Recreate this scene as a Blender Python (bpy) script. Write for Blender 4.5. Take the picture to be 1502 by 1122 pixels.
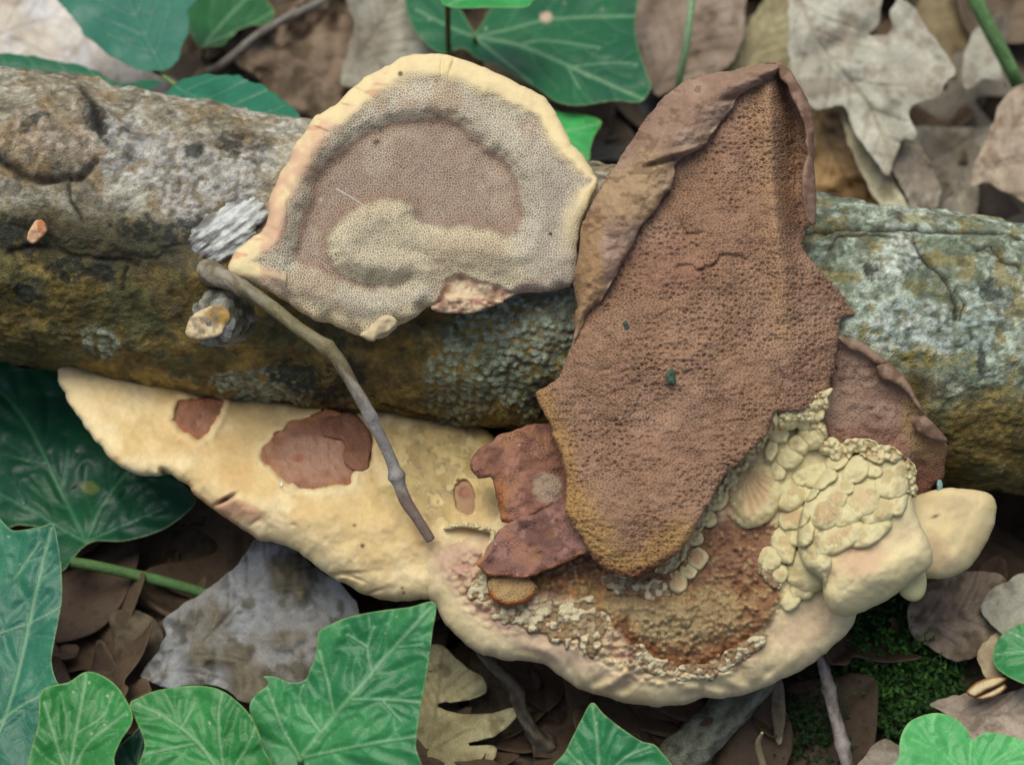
import bpy, math, random
import numpy as np
from mathutils import Vector

for o in list(bpy.data.objects):
    bpy.data.objects.remove(o, do_unlink=True)
scene = bpy.context.scene
COL = scene.collection
rng = np.random.default_rng(7)
random.seed(7)

# ------------------------------------------------------------------ camera, sky, sun, exposure
W0, H0 = 1502.0, 1122.0
S = 0.30 / W0            # metres per photo pixel at the reference distance
D = 0.62                 # camera to reference plane
PITCH = math.radians(58)
OZ = 0.050               # height of the reference point
CP, SP = math.cos(PITCH), math.sin(PITCH)
RIGHT = np.array([1.0, 0, 0]); UPC = np.array([0, SP, CP]); TOW = np.array([0, -CP, SP])
ORG = np.array([0, 0, OZ])

cam_d = bpy.data.cameras.new('camera')
cam = bpy.data.objects.new('camera', cam_d); COL.objects.link(cam)
cam.location = Vector(ORG + TOW * D)
cam.rotation_euler = (math.pi / 2 - PITCH, 0, 0)
cam_d.sensor_width = 36; cam_d.lens = 36 * D / (W0 * S)
cam_d.clip_start = 0.02; cam_d.clip_end = 200
cam_d.dof.use_dof = True; cam_d.dof.focus_distance = D - 0.045; cam_d.dof.aperture_fstop = 9.5
scene.camera = cam

world = bpy.data.worlds.new('World'); scene.world = world; world.use_nodes = True
wn = world.node_tree; bg = wn.nodes['Background']
sky = wn.nodes.new('ShaderNodeTexSky'); sky.sky_type = 'NISHITA'; sky.sun_disc = False
SUN_EL, SUN_AZ = math.radians(76), math.radians(-40)     # azimuth from +Y, clockwise
sky.sun_elevation = SUN_EL; sky.sun_rotation = SUN_AZ
sky.air_density = 1.0; sky.dust_density = 5.0; sky.ozone_density = 1.0
wn.links.new(sky.outputs[0], bg.inputs[0]); bg.inputs[1].default_value = 0.09
sun_d = bpy.data.lights.new('sun', 'SUN'); sun_d.energy = 1.3; sun_d.angle = math.radians(45)
sun_d.color = (0.97, 1.0, 0.92)
sun = bpy.data.objects.new('sun', sun_d); COL.objects.link(sun)
sdir = Vector((math.sin(SUN_AZ) * math.cos(SUN_EL), math.cos(SUN_AZ) * math.cos(SUN_EL), math.sin(SUN_EL)))
sun.rotation_euler = sdir.to_track_quat('Z', 'Y').to_euler()
sun.location = sdir * 2
vs = scene.view_settings
vs.view_transform = 'Standard'; vs.look = 'None'; vs.gamma = 1.0; vs.exposure = 0.55
vs.use_curve_mapping = False

# ------------------------------------------------------------------ helpers: mapping, noise, meshes
def P(x, y, w):
    """photo pixel + height w above the reference plane (towards the camera) -> world point"""
    x = np.asarray(x, float); y = np.asarray(y, float); w = np.asarray(w, float)
    f = (D - w) / D
    u = (x - 751) * S * f; v = (561 - y) * S * f
    return ORG + u[..., None] * RIGHT + v[..., None] * UPC + w[..., None] * TOW

def G(x, y, h):
    """w at which the ray through a pixel reaches world height h"""
    k = (561 - np.asarray(y, float)) * S
    return (h - OZ - k * CP) / (SP - k * CP / D)

def lin(r, g, b):
    c = np.array([r, g, b], float) / 255
    return np.where(c <= 0.04045, c / 12.92, ((c + 0.055) / 1.055) ** 2.4)

def _h(ix, iy, iz, seed):
    n = (ix.astype(np.int64) * 374761393 + iy.astype(np.int64) * 668265263 + iz.astype(np.int64) * 2147483647 + seed * 1274126177) & 0xFFFFFFFF
    n = ((n ^ (n >> 13)) * 1274126177) & 0xFFFFFFFF
    n = ((n ^ (n >> 16)) * 2246822519) & 0xFFFFFFFF
    return ((n ^ (n >> 15)) & 0xFFFFFF) / float(0xFFFFFF)

def vn(x, y, seed=0):
    x = np.asarray(x, float); y = np.asarray(y, float)
    ix = np.floor(x); iy = np.floor(y); fx = x - ix; fy = y - iy
    ux = fx * fx * fx * (fx * (fx * 6 - 15) + 10); uy = fy * fy * fy * (fy * (fy * 6 - 15) + 10)
    z = np.zeros_like(ix)
    a = _h(ix, iy, z, seed); b = _h(ix + 1, iy, z, seed); c = _h(ix, iy + 1, z, seed); d = _h(ix + 1, iy + 1, z, seed)
    return (a * (1 - ux) + b * ux) * (1 - uy) + (c * (1 - ux) + d * ux) * uy

def fbm(x, y, sc, oct=4, seed=0, gain=0.5):
    """0..1 fractal noise; sc is the size of the largest feature in the same unit as x, y"""
    t = 0; a = 1.0; n = 0.0; x = np.asarray(x, float) / sc; y = np.asarray(y, float) / sc
    for k in range(oct):
        t = t + a * vn(x * 2 ** k + 17.3 * k, y * 2 ** k - 9.1 * k, seed + k * 13); n += a; a *= gain
    return t / n

def worley(x, y, sc, seed=0):
    """distance to the nearest scattered point (in cells) and that point's random number"""
    x = np.asarray(x, float) / sc; y = np.asarray(y, float) / sc; ix = np.floor(x); iy = np.floor(y); z = np.zeros_like(ix)
    best = np.full(x.shape, 9.0); bid = np.zeros(x.shape)
    for dx in (-1, 0, 1):
        for dy in (-1, 0, 1):
            cx, cy = ix + dx, iy + dy; d = np.hypot(cx + .15 + .7 * _h(cx, cy, z, seed) - x, cy + .15 + .7 * _h(cx, cy, z, seed + 7) - y)
            k = d < best; best = np.where(k, d, best); bid = np.where(k, _h(cx, cy, z, seed + 19), bid)
    return best, bid

def ss(a, b, x):
    t = np.clip((x - a) / (b - a), 0, 1); return t * t * (3 - 2 * t)

def mix(a, b, t):
    a = np.asarray(a, float); b = np.asarray(b, float); t = np.asarray(t, float)[..., None]
    return a * (1 - t) + b * t

def zz(region, width, pts):
    """points read in an enlarged view -> photo pixels"""
    k = (region[2] - region[0]) / width
    return [(region[0] + x * k, region[1] + y * k) for x, y in pts]

def smooth_loop(pts, step=6.0, jit=0.0, seed=0, closed=True):
    p = np.array(pts, float); n = len(p); out = []
    rng_i = range(n) if closed else range(n - 1)
    for i in rng_i:
        if closed:
            p0, p1, p2, p3 = p[i - 1], p[i], p[(i + 1) % n], p[(i + 2) % n]
        else:
            p1, p2 = p[i], p[i + 1]; p0 = p[i - 1] if i > 0 else 2 * p1 - p2; p3 = p[i + 2] if i + 2 < n else 2 * p2 - p1
        L = np.linalg.norm(p2 - p1); m = max(1, int(round(L / step)))
        for t in np.arange(m) / m:
            out.append(0.5 * ((2 * p1) + (-p0 + p2) * t + (2 * p0 - 5 * p1 + 4 * p2 - p3) * t * t + (-p0 + 3 * p1 - 3 * p2 + p3) * t ** 3))
    if not closed: out.append(p[-1])
    out = np.array(out)
    if jit:
        nx = fbm(out[:, 0], out[:, 1], 16, 3, seed + 5) - .5; ny = fbm(out[:, 0], out[:, 1], 16, 3, seed + 50) - .5
        out = out + jit * 2 * np.stack([nx, ny], 1)[:, :out.shape[1]]
    return out

def pdist(q, poly, closed=True):
    """distance of points q (n,2) to a polyline, and the nearest points"""
    a = np.asarray(poly, float); b = np.roll(a, -1, 0)
    if not closed: a, b = a[:-1], b[:-1]
    best = np.full(len(q), 1e18); near = np.zeros((len(q), 2)); ab = b - a; den = (ab ** 2).sum(1) + 1e-12
    for i0 in range(0, len(q), 8000):
        qq = q[i0:i0 + 8000]
        ap = qq[:, None, :] - a[None]
        t = np.clip((ap * ab[None]).sum(2) / den[None], 0, 1)
        c = a[None] + t[..., None] * ab[None]
        d = ((qq[:, None, :] - c) ** 2).sum(2); k = d.argmin(1); r = np.arange(len(qq))
        best[i0:i0 + 8000] = d[r, k]; near[i0:i0 + 8000] = c[r, k]
    return np.sqrt(best), near

def inside(q, poly):
    a = np.asarray(poly, float); b = np.roll(a, -1, 0); r = np.zeros(len(q), bool)
    x, y = q[:, 0], q[:, 1]
    for (x1, y1), (x2, y2) in zip(a, b):
        if y1 == y2: continue
        c = ((y1 > y) != (y2 > y)) & (x < (x2 - x1) * (y - y1) / (y2 - y1) + x1)
        r ^= c
    return r

def sdf(q, poly):
    d, _ = pdist(q, poly); return np.where(inside(q, poly), d, -d)

def fill(poly, h):
    """hexagonal point grid inside an outline, snapped to it: xy, edge distance, triangles, boundary edges"""
    lo = poly.min(0) - 2 * h; hi = poly.max(0) + 2 * h; hy = h * 0.866
    nx = int((hi[0] - lo[0]) / h) + 2; ny = int((hi[1] - lo[1]) / hy) + 2
    J, I = np.meshgrid(np.arange(ny), np.arange(nx), indexing='ij')
    q = np.stack([lo[0] + (I + 0.5 * (J % 2)) * h, lo[1] + J * hy], -1).reshape(-1, 2)
    d, near = pdist(q, poly); s = np.where(inside(q, poly), d, -d)
    snap = (s > -0.62 * h) & (s < 0.38 * h); keep = s > -0.62 * h
    q = np.where(snap[:, None], near, q); s = np.where(snap, 0, s)
    idx = np.arange(ny * nx).reshape(ny, nx)
    a = idx[:-1, :-1]; b = idx[:-1, 1:]; c = idx[1:, :-1]; e = idx[1:, 1:]
    even = (np.arange(ny - 1) % 2 == 0)[:, None] & np.ones_like(a, bool)
    T1 = np.where(even[..., None], np.stack([a, b, c], -1), np.stack([a, b, e], -1)).reshape(-1, 3)
    T2 = np.where(even[..., None], np.stack([b, e, c], -1), np.stack([a, e, c], -1)).reshape(-1, 3)
    T = np.concatenate([T1, T2]); T = T[keep[T].all(1)]
    ar = np.abs((q[T[:, 1], 0] - q[T[:, 0], 0]) * (q[T[:, 2], 1] - q[T[:, 0], 1]) - (q[T[:, 1], 1] - q[T[:, 0], 1]) * (q[T[:, 2], 0] - q[T[:, 0], 0]))
    T = T[ar > 0.02 * h * h]
    used = np.unique(T); re = np.full(len(q), -1); re[used] = np.arange(len(used))
    q, s, T = q[used], np.maximum(s[used], 0), re[T]
    E = np.concatenate([T[:, [0, 1]], T[:, [1, 2]], T[:, [2, 0]]]); key = np.sort(E, 1); k1 = key[:, 0] * len(q) + key[:, 1]
    _, inv, cnt = np.unique(k1, return_inverse=True, return_counts=True)
    return q, s, T, E[cnt[inv] == 1]

MATS = {}; BASE = {}
def mesh_obj(name, V, T, mat, parent=None, attrs=None, smooth=True, origin=None):
    me = bpy.data.meshes.new(name)
    V = np.asarray(V, float); T = np.asarray(T, int)
    if parent is not None: base = np.array(BASE[parent.name])
    else:
        base = np.array(origin) if origin is not None else np.array([V[:, 0].mean(), V[:, 1].mean(), V[:, 2].min()])
    me.vertices.add(len(V)); me.vertices.foreach_set('co', (V - base).astype(np.float32).ravel())
    me.loops.add(len(T) * 3); me.loops.foreach_set('vertex_index', T.astype(np.int32).ravel())
    me.polygons.add(len(T)); me.polygons.foreach_set('loop_start', (np.arange(len(T)) * 3).astype(np.int32))
    me.polygons.foreach_set('loop_total', np.full(len(T), 3, np.int32))
    for k, a in (attrs or {}).items():
        a = np.asarray(a, np.float32)
        if a.ndim == 1:
            at = me.attributes.new(k, 'FLOAT', 'POINT'); at.data.foreach_set('value', a)
        elif k == 'Col':
            at = me.attributes.new(k, 'FLOAT_COLOR', 'POINT'); at.data.foreach_set('color', np.concatenate([np.clip(a, 0.002, 1), np.ones((len(a), 1), np.float32)], 1).ravel())
        else:
            at = me.attributes.new(k, 'FLOAT_VECTOR', 'POINT'); at.data.foreach_set('vector', a.ravel())
    me.update(calc_edges=True); me.validate()
    me.polygons.foreach_set('use_smooth', np.full(len(me.polygons), smooth))
    me.materials.append(MATS[mat])
    o = bpy.data.objects.new(name, me); COL.objects.link(o)
    if parent is not None: o.parent = parent
    else: o.location = base
    BASE[o.name] = [float(t) for t in base]
    return o

def tag(o, label=None, cat=None, group=None, kind=None):
    if label: o['label'] = label
    if cat: o['category'] = cat
    if group: o['group'] = group
    if kind: o['kind'] = kind
    return o

def thing(name, base, label, cat, group=None):
    o = bpy.data.objects.new(name, None); COL.objects.link(o); o.location = Vector(base); o.empty_display_size = 0.01
    BASE[o.name] = [float(t) for t in base]
    return tag(o, label, cat, group)

def sheet(name, outline, wf, colf, mat, parent=None, h=3.0, thick=0.003, R=0.0, jit=0.0, seed=0, step=6.0, pore=None, bfun=None, raw=False, origin=None, prof=None):
    """a solid body over an outline: front surface wf(x,y,d) in metres, rounded at the edge over R pixels, its own back"""
    poly = np.array(outline, float) if raw else smooth_loop(outline, step, jit, seed)
    q, d, T, B = fill(poly, h); x, y = q[:, 0], q[:, 1]; n = len(q)
    w = np.asarray(wf(x, y, d), float) + np.zeros(n)
    th = (thick(x, y, d) if callable(thick) else np.full(n, thick))
    if R > 0:
        t = np.minimum(d / R, 1); pr = np.sqrt(np.clip(1 - (1 - t) ** 2, 0, 1)); dep = np.minimum(R * S, th * 2)
        wfront = w + dep * (pr - 1) * 0.85
        wback = np.minimum(w - th * (0.25 + 0.75 * np.minimum(d / (R * 0.7), 1)), wfront - 0.0004)
    else:
        wfront = w; wback = w - th
    V = np.concatenate([P(x, y, wfront), P(x, y, wback)])
    C = np.asarray(colf(x, y, d)); C = C if C.ndim == 2 else np.tile(C, (n, 1))
    F = np.concatenate([T[:, ::-1], T + n, np.stack([B[:, 0], B[:, 1], B[:, 1] + n], 1), np.stack([B[:, 0], B[:, 1] + n, B[:, 0] + n], 1)])
    pq = np.stack([x * S * 1000, y * S * 1000, np.zeros(n)], 1)
    at = {'Col': np.concatenate([C, bfun(x, y, d) if bfun else C]), 'pq': np.concatenate([pq, pq])}
    if pore is not None:
        pv = np.asarray(pore(x, y, d), float) + np.zeros(n); at['pore'] = np.concatenate([pv, pv * 0])
    return mesh_obj(name, V, F, mat, parent, at, origin=origin)

def tube(name, pts, rad, mat, colf, parent=None, seg=14, bump=0.0, seed=0, step=3.0, world=False, origin=None, knots=()):
    """tapered tube along points (x px, y px, w m); rad in px per point; knots = [(index along 0..1, extra radius px)]"""
    p = np.array(pts, float); r = np.array(rad, float) if np.ndim(rad) else np.full(len(p), float(rad))
    A = p if world else P(p[:, 0], p[:, 1], p[:, 2])
    A = np.concatenate([A, (r * S)[:, None]], 1)
    n = len(A); out = []
    for i in range(n - 1):
        p1, p2 = A[i], A[i + 1]; p0 = A[i - 1] if i else 2 * p1 - p2; p3 = A[i + 2] if i + 2 < n else 2 * p2 - p1
        m = max(2, int(np.linalg.norm((p2 - p1)[:3]) / (step * S)))
        for t in np.arange(m) / m:
            out.append(0.5 * ((2 * p1) + (-p0 + p2) * t + (2 * p0 - 5 * p1 + 4 * p2 - p3) * t * t + (-p0 + 3 * p1 - 3 * p2 + p3) * t ** 3))
    out.append(A[-1]); A = np.array(out); C = A[:, :3]; rr = np.maximum(A[:, 3], 0.0002); m = len(C)
    tt = np.linspace(0, 1, m)
    for kt, ke in knots: rr = rr + ke * S * np.exp(-((tt - kt) * m * step / 7.0) ** 2)
    tan = np.gradient(C, axis=0); tan /= np.linalg.norm(tan, axis=1)[:, None]
    ref = TOW if abs(tan[0] @ TOW) < 0.9 else RIGHT
    th = np.arange(seg) / seg * 2 * np.pi
    e1 = np.cross(tan, ref); e1 /= np.linalg.norm(e1, axis=1)[:, None]; e2 = np.cross(tan, e1)
    rp = (rr / S)[:, None]; nz = fbm(tt[:, None] * m * step * .5 + 1.6 * rp * np.cos(th)[None], 1.6 * rp * np.sin(th)[None] + 0.2 * m * step * tt[:, None], 12, 4, seed) - 0.5
    R_ = rr[:, None] * (1 + bump * 2 * nz)
    V = C[:, None] + R_[..., None] * (np.cos(th)[None, :, None] * e1[:, None] + np.sin(th)[None, :, None] * e2[:, None])
    idx = np.arange(m * seg).reshape(m, seg); a = idx[:-1]; b = np.roll(idx, -1, 1)[:-1]; c = idx[1:]; e = np.roll(idx, -1, 1)[1:]
    F = np.concatenate([np.stack([a, b, e], -1).reshape(-1, 3), np.stack([a, e, c], -1).reshape(-1, 3)])
    V = V.reshape(-1, 3); k0 = len(V)
    V = np.concatenate([V, [C[0] - tan[0] * rr[0] * .3, C[-1] + tan[-1] * rr[-1] * .3]])
    F = np.concatenate([F, np.stack([np.roll(idx[0], -1), idx[0], np.full(seg, k0)], 1), np.stack([idx[-1], np.roll(idx[-1], -1), np.full(seg, k0 + 1)], 1)])
    tv = np.concatenate([np.repeat(tt, seg), [0, 1]]); nv = np.concatenate([nz.ravel() + .5, [.5, .5]])
    Cc = np.asarray(colf(tv, nv)); Cc = Cc if Cc.ndim == 2 else np.tile(Cc, (len(V), 1))
    return mesh_obj(name, V, F, mat, parent, {'Col': Cc}, origin=origin)

# ------------------------------------------------------------------ materials (procedural, pigment read from a colour attribute)
def make_mat(name, rough=0.85, spec=0.3, nsc=(700, 2500), namt=0.25, bump=0.4, bdist=0.0004, cell=0.0, hole=0.5, pbump=0.6, pdist_=0.0006, wav=None, sss=0.0, sheen=0.0, cellvar=0.0, vein=0.0):
    m = bpy.data.materials.new(name); m.use_nodes = True; nt = m.node_tree; N = nt.nodes; L = nt.links
    pb = N['Principled BSDF']
    pb.inputs['Roughness'].default_value = rough; pb.inputs['Specular IOR Level'].default_value = spec
    if sss:
        pb.inputs['Subsurface Weight'].default_value = sss; pb.inputs['Subsurface Radius'].default_value = (1, .6, .3); pb.inputs['Subsurface Scale'].default_value = 0.0015
    if sheen: pb.inputs['Sheen Weight'].default_value = sheen
    at = N.new('ShaderNodeAttribute'); at.attribute_name = 'Col'
    tc = N.new('ShaderNodeTexCoord')
    def math_(op, a, b=None, c=None):
        n = N.new('ShaderNodeMath'); n.operation = op
        for i, v in enumerate((a, b, c)):
            if v is None: continue
            if isinstance(v, (int, float)): n.inputs[i].default_value = v
            else: L.new(v, n.inputs[i])
        return n.outputs[0]
    def noise(sc, det=4, src=None):
        n = N.new('ShaderNodeTexNoise'); n.inputs['Scale'].default_value = sc; n.inputs['Detail'].default_value = det; n.inputs['Roughness'].default_value = 0.6
        L.new(src or tc.outputs['Object'], n.inputs['Vector']); return n.outputs['Fac']
    n1 = noise(nsc[0]); n2 = noise(nsc[1], 3)
    f = math_('ADD', math_('MULTIPLY', n1, 0.6), math_('MULTIPLY', n2, 0.4))
    fac = math_('MULTIPLY_ADD', math_('SUBTRACT', f, 0.5), 4 * namt, 1.0)
    hgt = math_('ADD', math_('MULTIPLY', n1, 0.6), math_('MULTIPLY', n2, 0.5))
    hb = None
    if cell:
        pq = N.new('ShaderNodeAttribute'); pq.attribute_name = 'pq'
        pm = N.new('ShaderNodeAttribute'); pm.attribute_name = 'pore'
        wv = N.new('ShaderNodeTexNoise'); wv.inputs['Scale'].default_value = 0.9 / cell; L.new(pq.outputs['Vector'], wv.inputs['Vector'])
        vm = N.new('ShaderNodeVectorMath'); vm.operation = 'MULTIPLY_ADD'; L.new(wv.outputs['Color'], vm.inputs[0]); vm.inputs[1].default_value = (cell * .9,) * 3; L.new(pq.outputs['Vector'], vm.inputs[2])
        if wav:
            v2 = N.new('ShaderNodeVectorMath'); v2.operation = 'MULTIPLY'; L.new(vm.outputs[0], v2.inputs[0]); v2.inputs[1].default_value = wav; vsrc = v2.outputs[0]
        else: vsrc = vm.outputs[0]
        vo = N.new('ShaderNodeTexVoronoi'); vo.voronoi_dimensions = '2D'; vo.feature = 'DISTANCE_TO_EDGE'; vo.inputs['Scale'].default_value = 1.0 / cell
        L.new(vsrc, vo.inputs['Vector'])
        mr = N.new('ShaderNodeMapRange'); mr.interpolation_type = 'SMOOTHSTEP'; mr.inputs[1].default_value = 0.10; mr.inputs[2].default_value = 0.36; mr.inputs[3].default_value = 0; mr.inputs[4].default_value = 1
        L.new(vo.outputs['Distance'], mr.inputs[0])
        hl = math_('MULTIPLY', mr.outputs[0], pm.outputs['Fac'])
        if cellvar:
            hl = math_('MULTIPLY', hl, math_('MULTIPLY_ADD', math_('SUBTRACT', noise(350, 3), 0.5), cellvar * 2, 1.0))
        fac = math_('MULTIPLY', fac, math_('SUBTRACT', 1.0, math_('MULTIPLY', hl, hole)))
        hb = math_('MULTIPLY', hl, -1.0)
    if vein:
        vo = N.new('ShaderNodeTexVoronoi'); vo.feature = 'DISTANCE_TO_EDGE'; vo.inputs['Scale'].default_value = vein; L.new(tc.outputs['Object'], vo.inputs['Vector'])
        mr = N.new('ShaderNodeMapRange'); mr.interpolation_type = 'SMOOTHSTEP'; mr.inputs[1].default_value = 0.0; mr.inputs[2].default_value = 0.09; mr.inputs[3].default_value = 1.15; mr.inputs[4].default_value = 1.0
        L.new(vo.outputs['Distance'], mr.inputs[0]); fac = math_('MULTIPLY', fac, mr.outputs[0])
        hb = math_('MULTIPLY', math_('SUBTRACT', mr.outputs[0], 1.0), -2.0); 
    cm = N.new('ShaderNodeVectorMath'); cm.operation = 'SCALE'; L.new(at.outputs['Color'], cm.inputs[0]); L.new(fac, cm.inputs['Scale'])
    L.new(cm.outputs[0], pb.inputs['Base Color'])
    b1 = N.new('ShaderNodeBump'); b1.inputs['Strength'].default_value = bump; b1.inputs['Distance'].default_value = bdist; L.new(hgt, b1.inputs['Height'])
    last = b1
    if hb is not None:
        b2 = N.new('ShaderNodeBump'); b2.inputs['Strength'].default_value = pbump; b2.inputs['Distance'].default_value = pdist_; L.new(hb, b2.inputs['Height'])
        L.new(b1.outputs[0], b2.inputs['Normal']); last = b2
    L.new(last.outputs[0], pb.inputs['Normal'])
    MATS[name] = m
    return m

make_mat('cream_flesh', 0.9, 0.2, (500, 3000), 0.10, 0.35, 0.0004, cell=0.55, hole=0.35, pbump=0.5, pdist_=0.0003, sss=0.12)
make_mat('pore_surface', 0.92, 0.12, (350, 2500), 0.12, 0.3, 0.0003, cell=0.78, hole=0.44, pbump=0.9, pdist_=0.0005, cellvar=0.9)
make_mat('brown_flesh', 0.82, 0.25, (500, 2200), 0.16, 0.45, 0.0005, cell=1.0, hole=0.34, pbump=0.75, pdist_=0.0005, wav=(0.85, 1.2, 1), cellvar=1.0)
make_mat('bark', 0.9, 0.2, (600, 1900), 0.55, 1.0, 0.0016)
make_mat('ivy', 0.42, 0.32, (150, 900), 0.16, 0.3, 0.0004, vein=300, pbump=0.35, pdist_=0.0003)
make_mat('dry_leaf', 0.75, 0.3, (160, 1500), 0.34, 0.5, 0.0005, vein=420, pbump=0.3, pdist_=0.0003)
make_mat('stem', 0.65, 0.3, (500, 2000), 0.35, 0.7, 0.0007)
make_mat('wood', 0.85, 0.2, (350, 2000), 0.3, 0.7, 0.0007)
make_mat('soil', 0.95, 0.1, (150, 900), 0.5, 1.0, 0.003)
make_mat('moss', 0.8, 0.3, (150, 900), 0.3, 0.1, 0.0003)

# ------------------------------------------------------------------ ground
AX0, AX1 = np.array([-60.0, 303.0]), np.array([1560.0, 533.0])     # log axis in photo pixels
def axis_y(x): return AX0[1] + (np.asarray(x, float) - AX0[0]) * (AX1[1] - AX0[1]) / (AX1[0] - AX0[0])
def axis_w(x): return -0.006 + 0.010 * (np.asarray(x, float)) / 1502
LA = P(AX0[0], AX0[1], axis_w(AX0[0])); LB = P(AX1[0], AX1[1], axis_w(AX1[0]))
def log_line(X): t = (X - LA[0]) / (LB[0] - LA[0]); return LA[1] + t * (LB[1] - LA[1]), LA[2] + t * (LB[2] - LA[2]), t
def ground_h(X, Y):
    ly, lz, t = log_line(np.clip(X, -0.5, 0.5)); r = 0.0421 - 0.0036 * t
    bank = (lz - r + 0.004) * np.exp(-((Y - ly - 0.008) / 0.026) ** 2) * np.exp(-(np.abs(X) / 0.5) ** 6)
    return 0.006 * (fbm(X, Y, 0.12, 4, 3) - 0.5) + 0.004 * (fbm(X, Y, 0.02, 3, 9) - .5) + np.maximum(bank, 0)
def build_ground():
    g = np.sort(np.concatenate([np.linspace(-0.45, 0.45, 180), np.array([-30, -8, -3, -1.5, -0.9, -0.6, 0.6, 0.9, 1.5, 3, 8, 30])]))
    X, Y = np.meshgrid(g, g, indexing='ij'); Z = ground_h(X, Y)
    V = np.stack([X, Y, Z], -1).reshape(-1, 3); n = len(g); i = np.arange(n * n).reshape(n, n)
    a, b, c, e = i[:-1, :-1], i[1:, :-1], i[:-1, 1:], i[1:, 1:]
    T = np.concatenate([np.stack([a, b, e], -1).reshape(-1, 3), np.stack([a, e, c], -1).reshape(-1, 3)])
    f = fbm(X, Y, 0.03, 4, 21).ravel()
    o = mesh_obj('ground', V, T, 'soil', None, {'Col': mix(lin(44, 36, 28), lin(86, 72, 56), f)}, origin=(0, 0, 0))
    tag(o, 'dark crumbly woodland soil under the leaf litter', kind='structure')
build_ground()

# ------------------------------------------------------------------ the log
def spots(x, y, sc, seed, lo=.62, hi=.72): return ss(lo, hi, fbm(x, y, sc, 4, seed))
def blob(x, y, cx, cy, rx, ry, a=0.0):
    ca, sa = math.cos(a), math.sin(a); dx, dy = x - cx, y - cy
    return np.sqrt(((dx * ca + dy * sa) / rx) ** 2 + ((-dx * sa + dy * ca) / ry) ** 2)
def blend(x, y, cx, cy, rx, ry, a=0.0, n=.35, seed=1, soft=.3, sc=40):
    b = blob(x, y, cx, cy, rx, ry, a) + n * 2 * (fbm(x, y, sc, 4, seed) - .5)
    return 1 - ss(1 - soft, 1 + soft, b)

CRACKS = [([(-20, 228), (15, 245), (35, 258), (65, 268), (100, 264), (122, 262), (140, 240)], 6, .0026),
          ([(105, 264), (103, 285), (108, 302), (122, 322)], 3, .0012),
          ([(122, 140), (138, 165), (150, 200)], 7, .0016),
          ([(1335, 352), (1352, 378), (1380, 410), (1395, 432), (1402, 468)], 3.5, .0014),
          ([(1398, 430), (1412, 445), (1408, 470)], 2, .0008), ([(1215, 372), (1225, 358), (1260, 350), (1300, 352)], 2.2, .0008),
          ([(1430, 375), (1450, 366), (1470, 385), (1490, 396)], 2.5, .0009),
          ([(188, 392), (180, 410), (182, 425)], 2.2, .0008), ([(10, 372), (60, 362), (120, 378), (185, 384), (200, 390)], 4, .0010),
          ([(1180, 345), (1240, 341), (1330, 343), (1420, 346), (1510, 352)], 3, .0008),
          ([(560, 590), (640, 606), (700, 612)], 2.5, .0008)]
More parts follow.
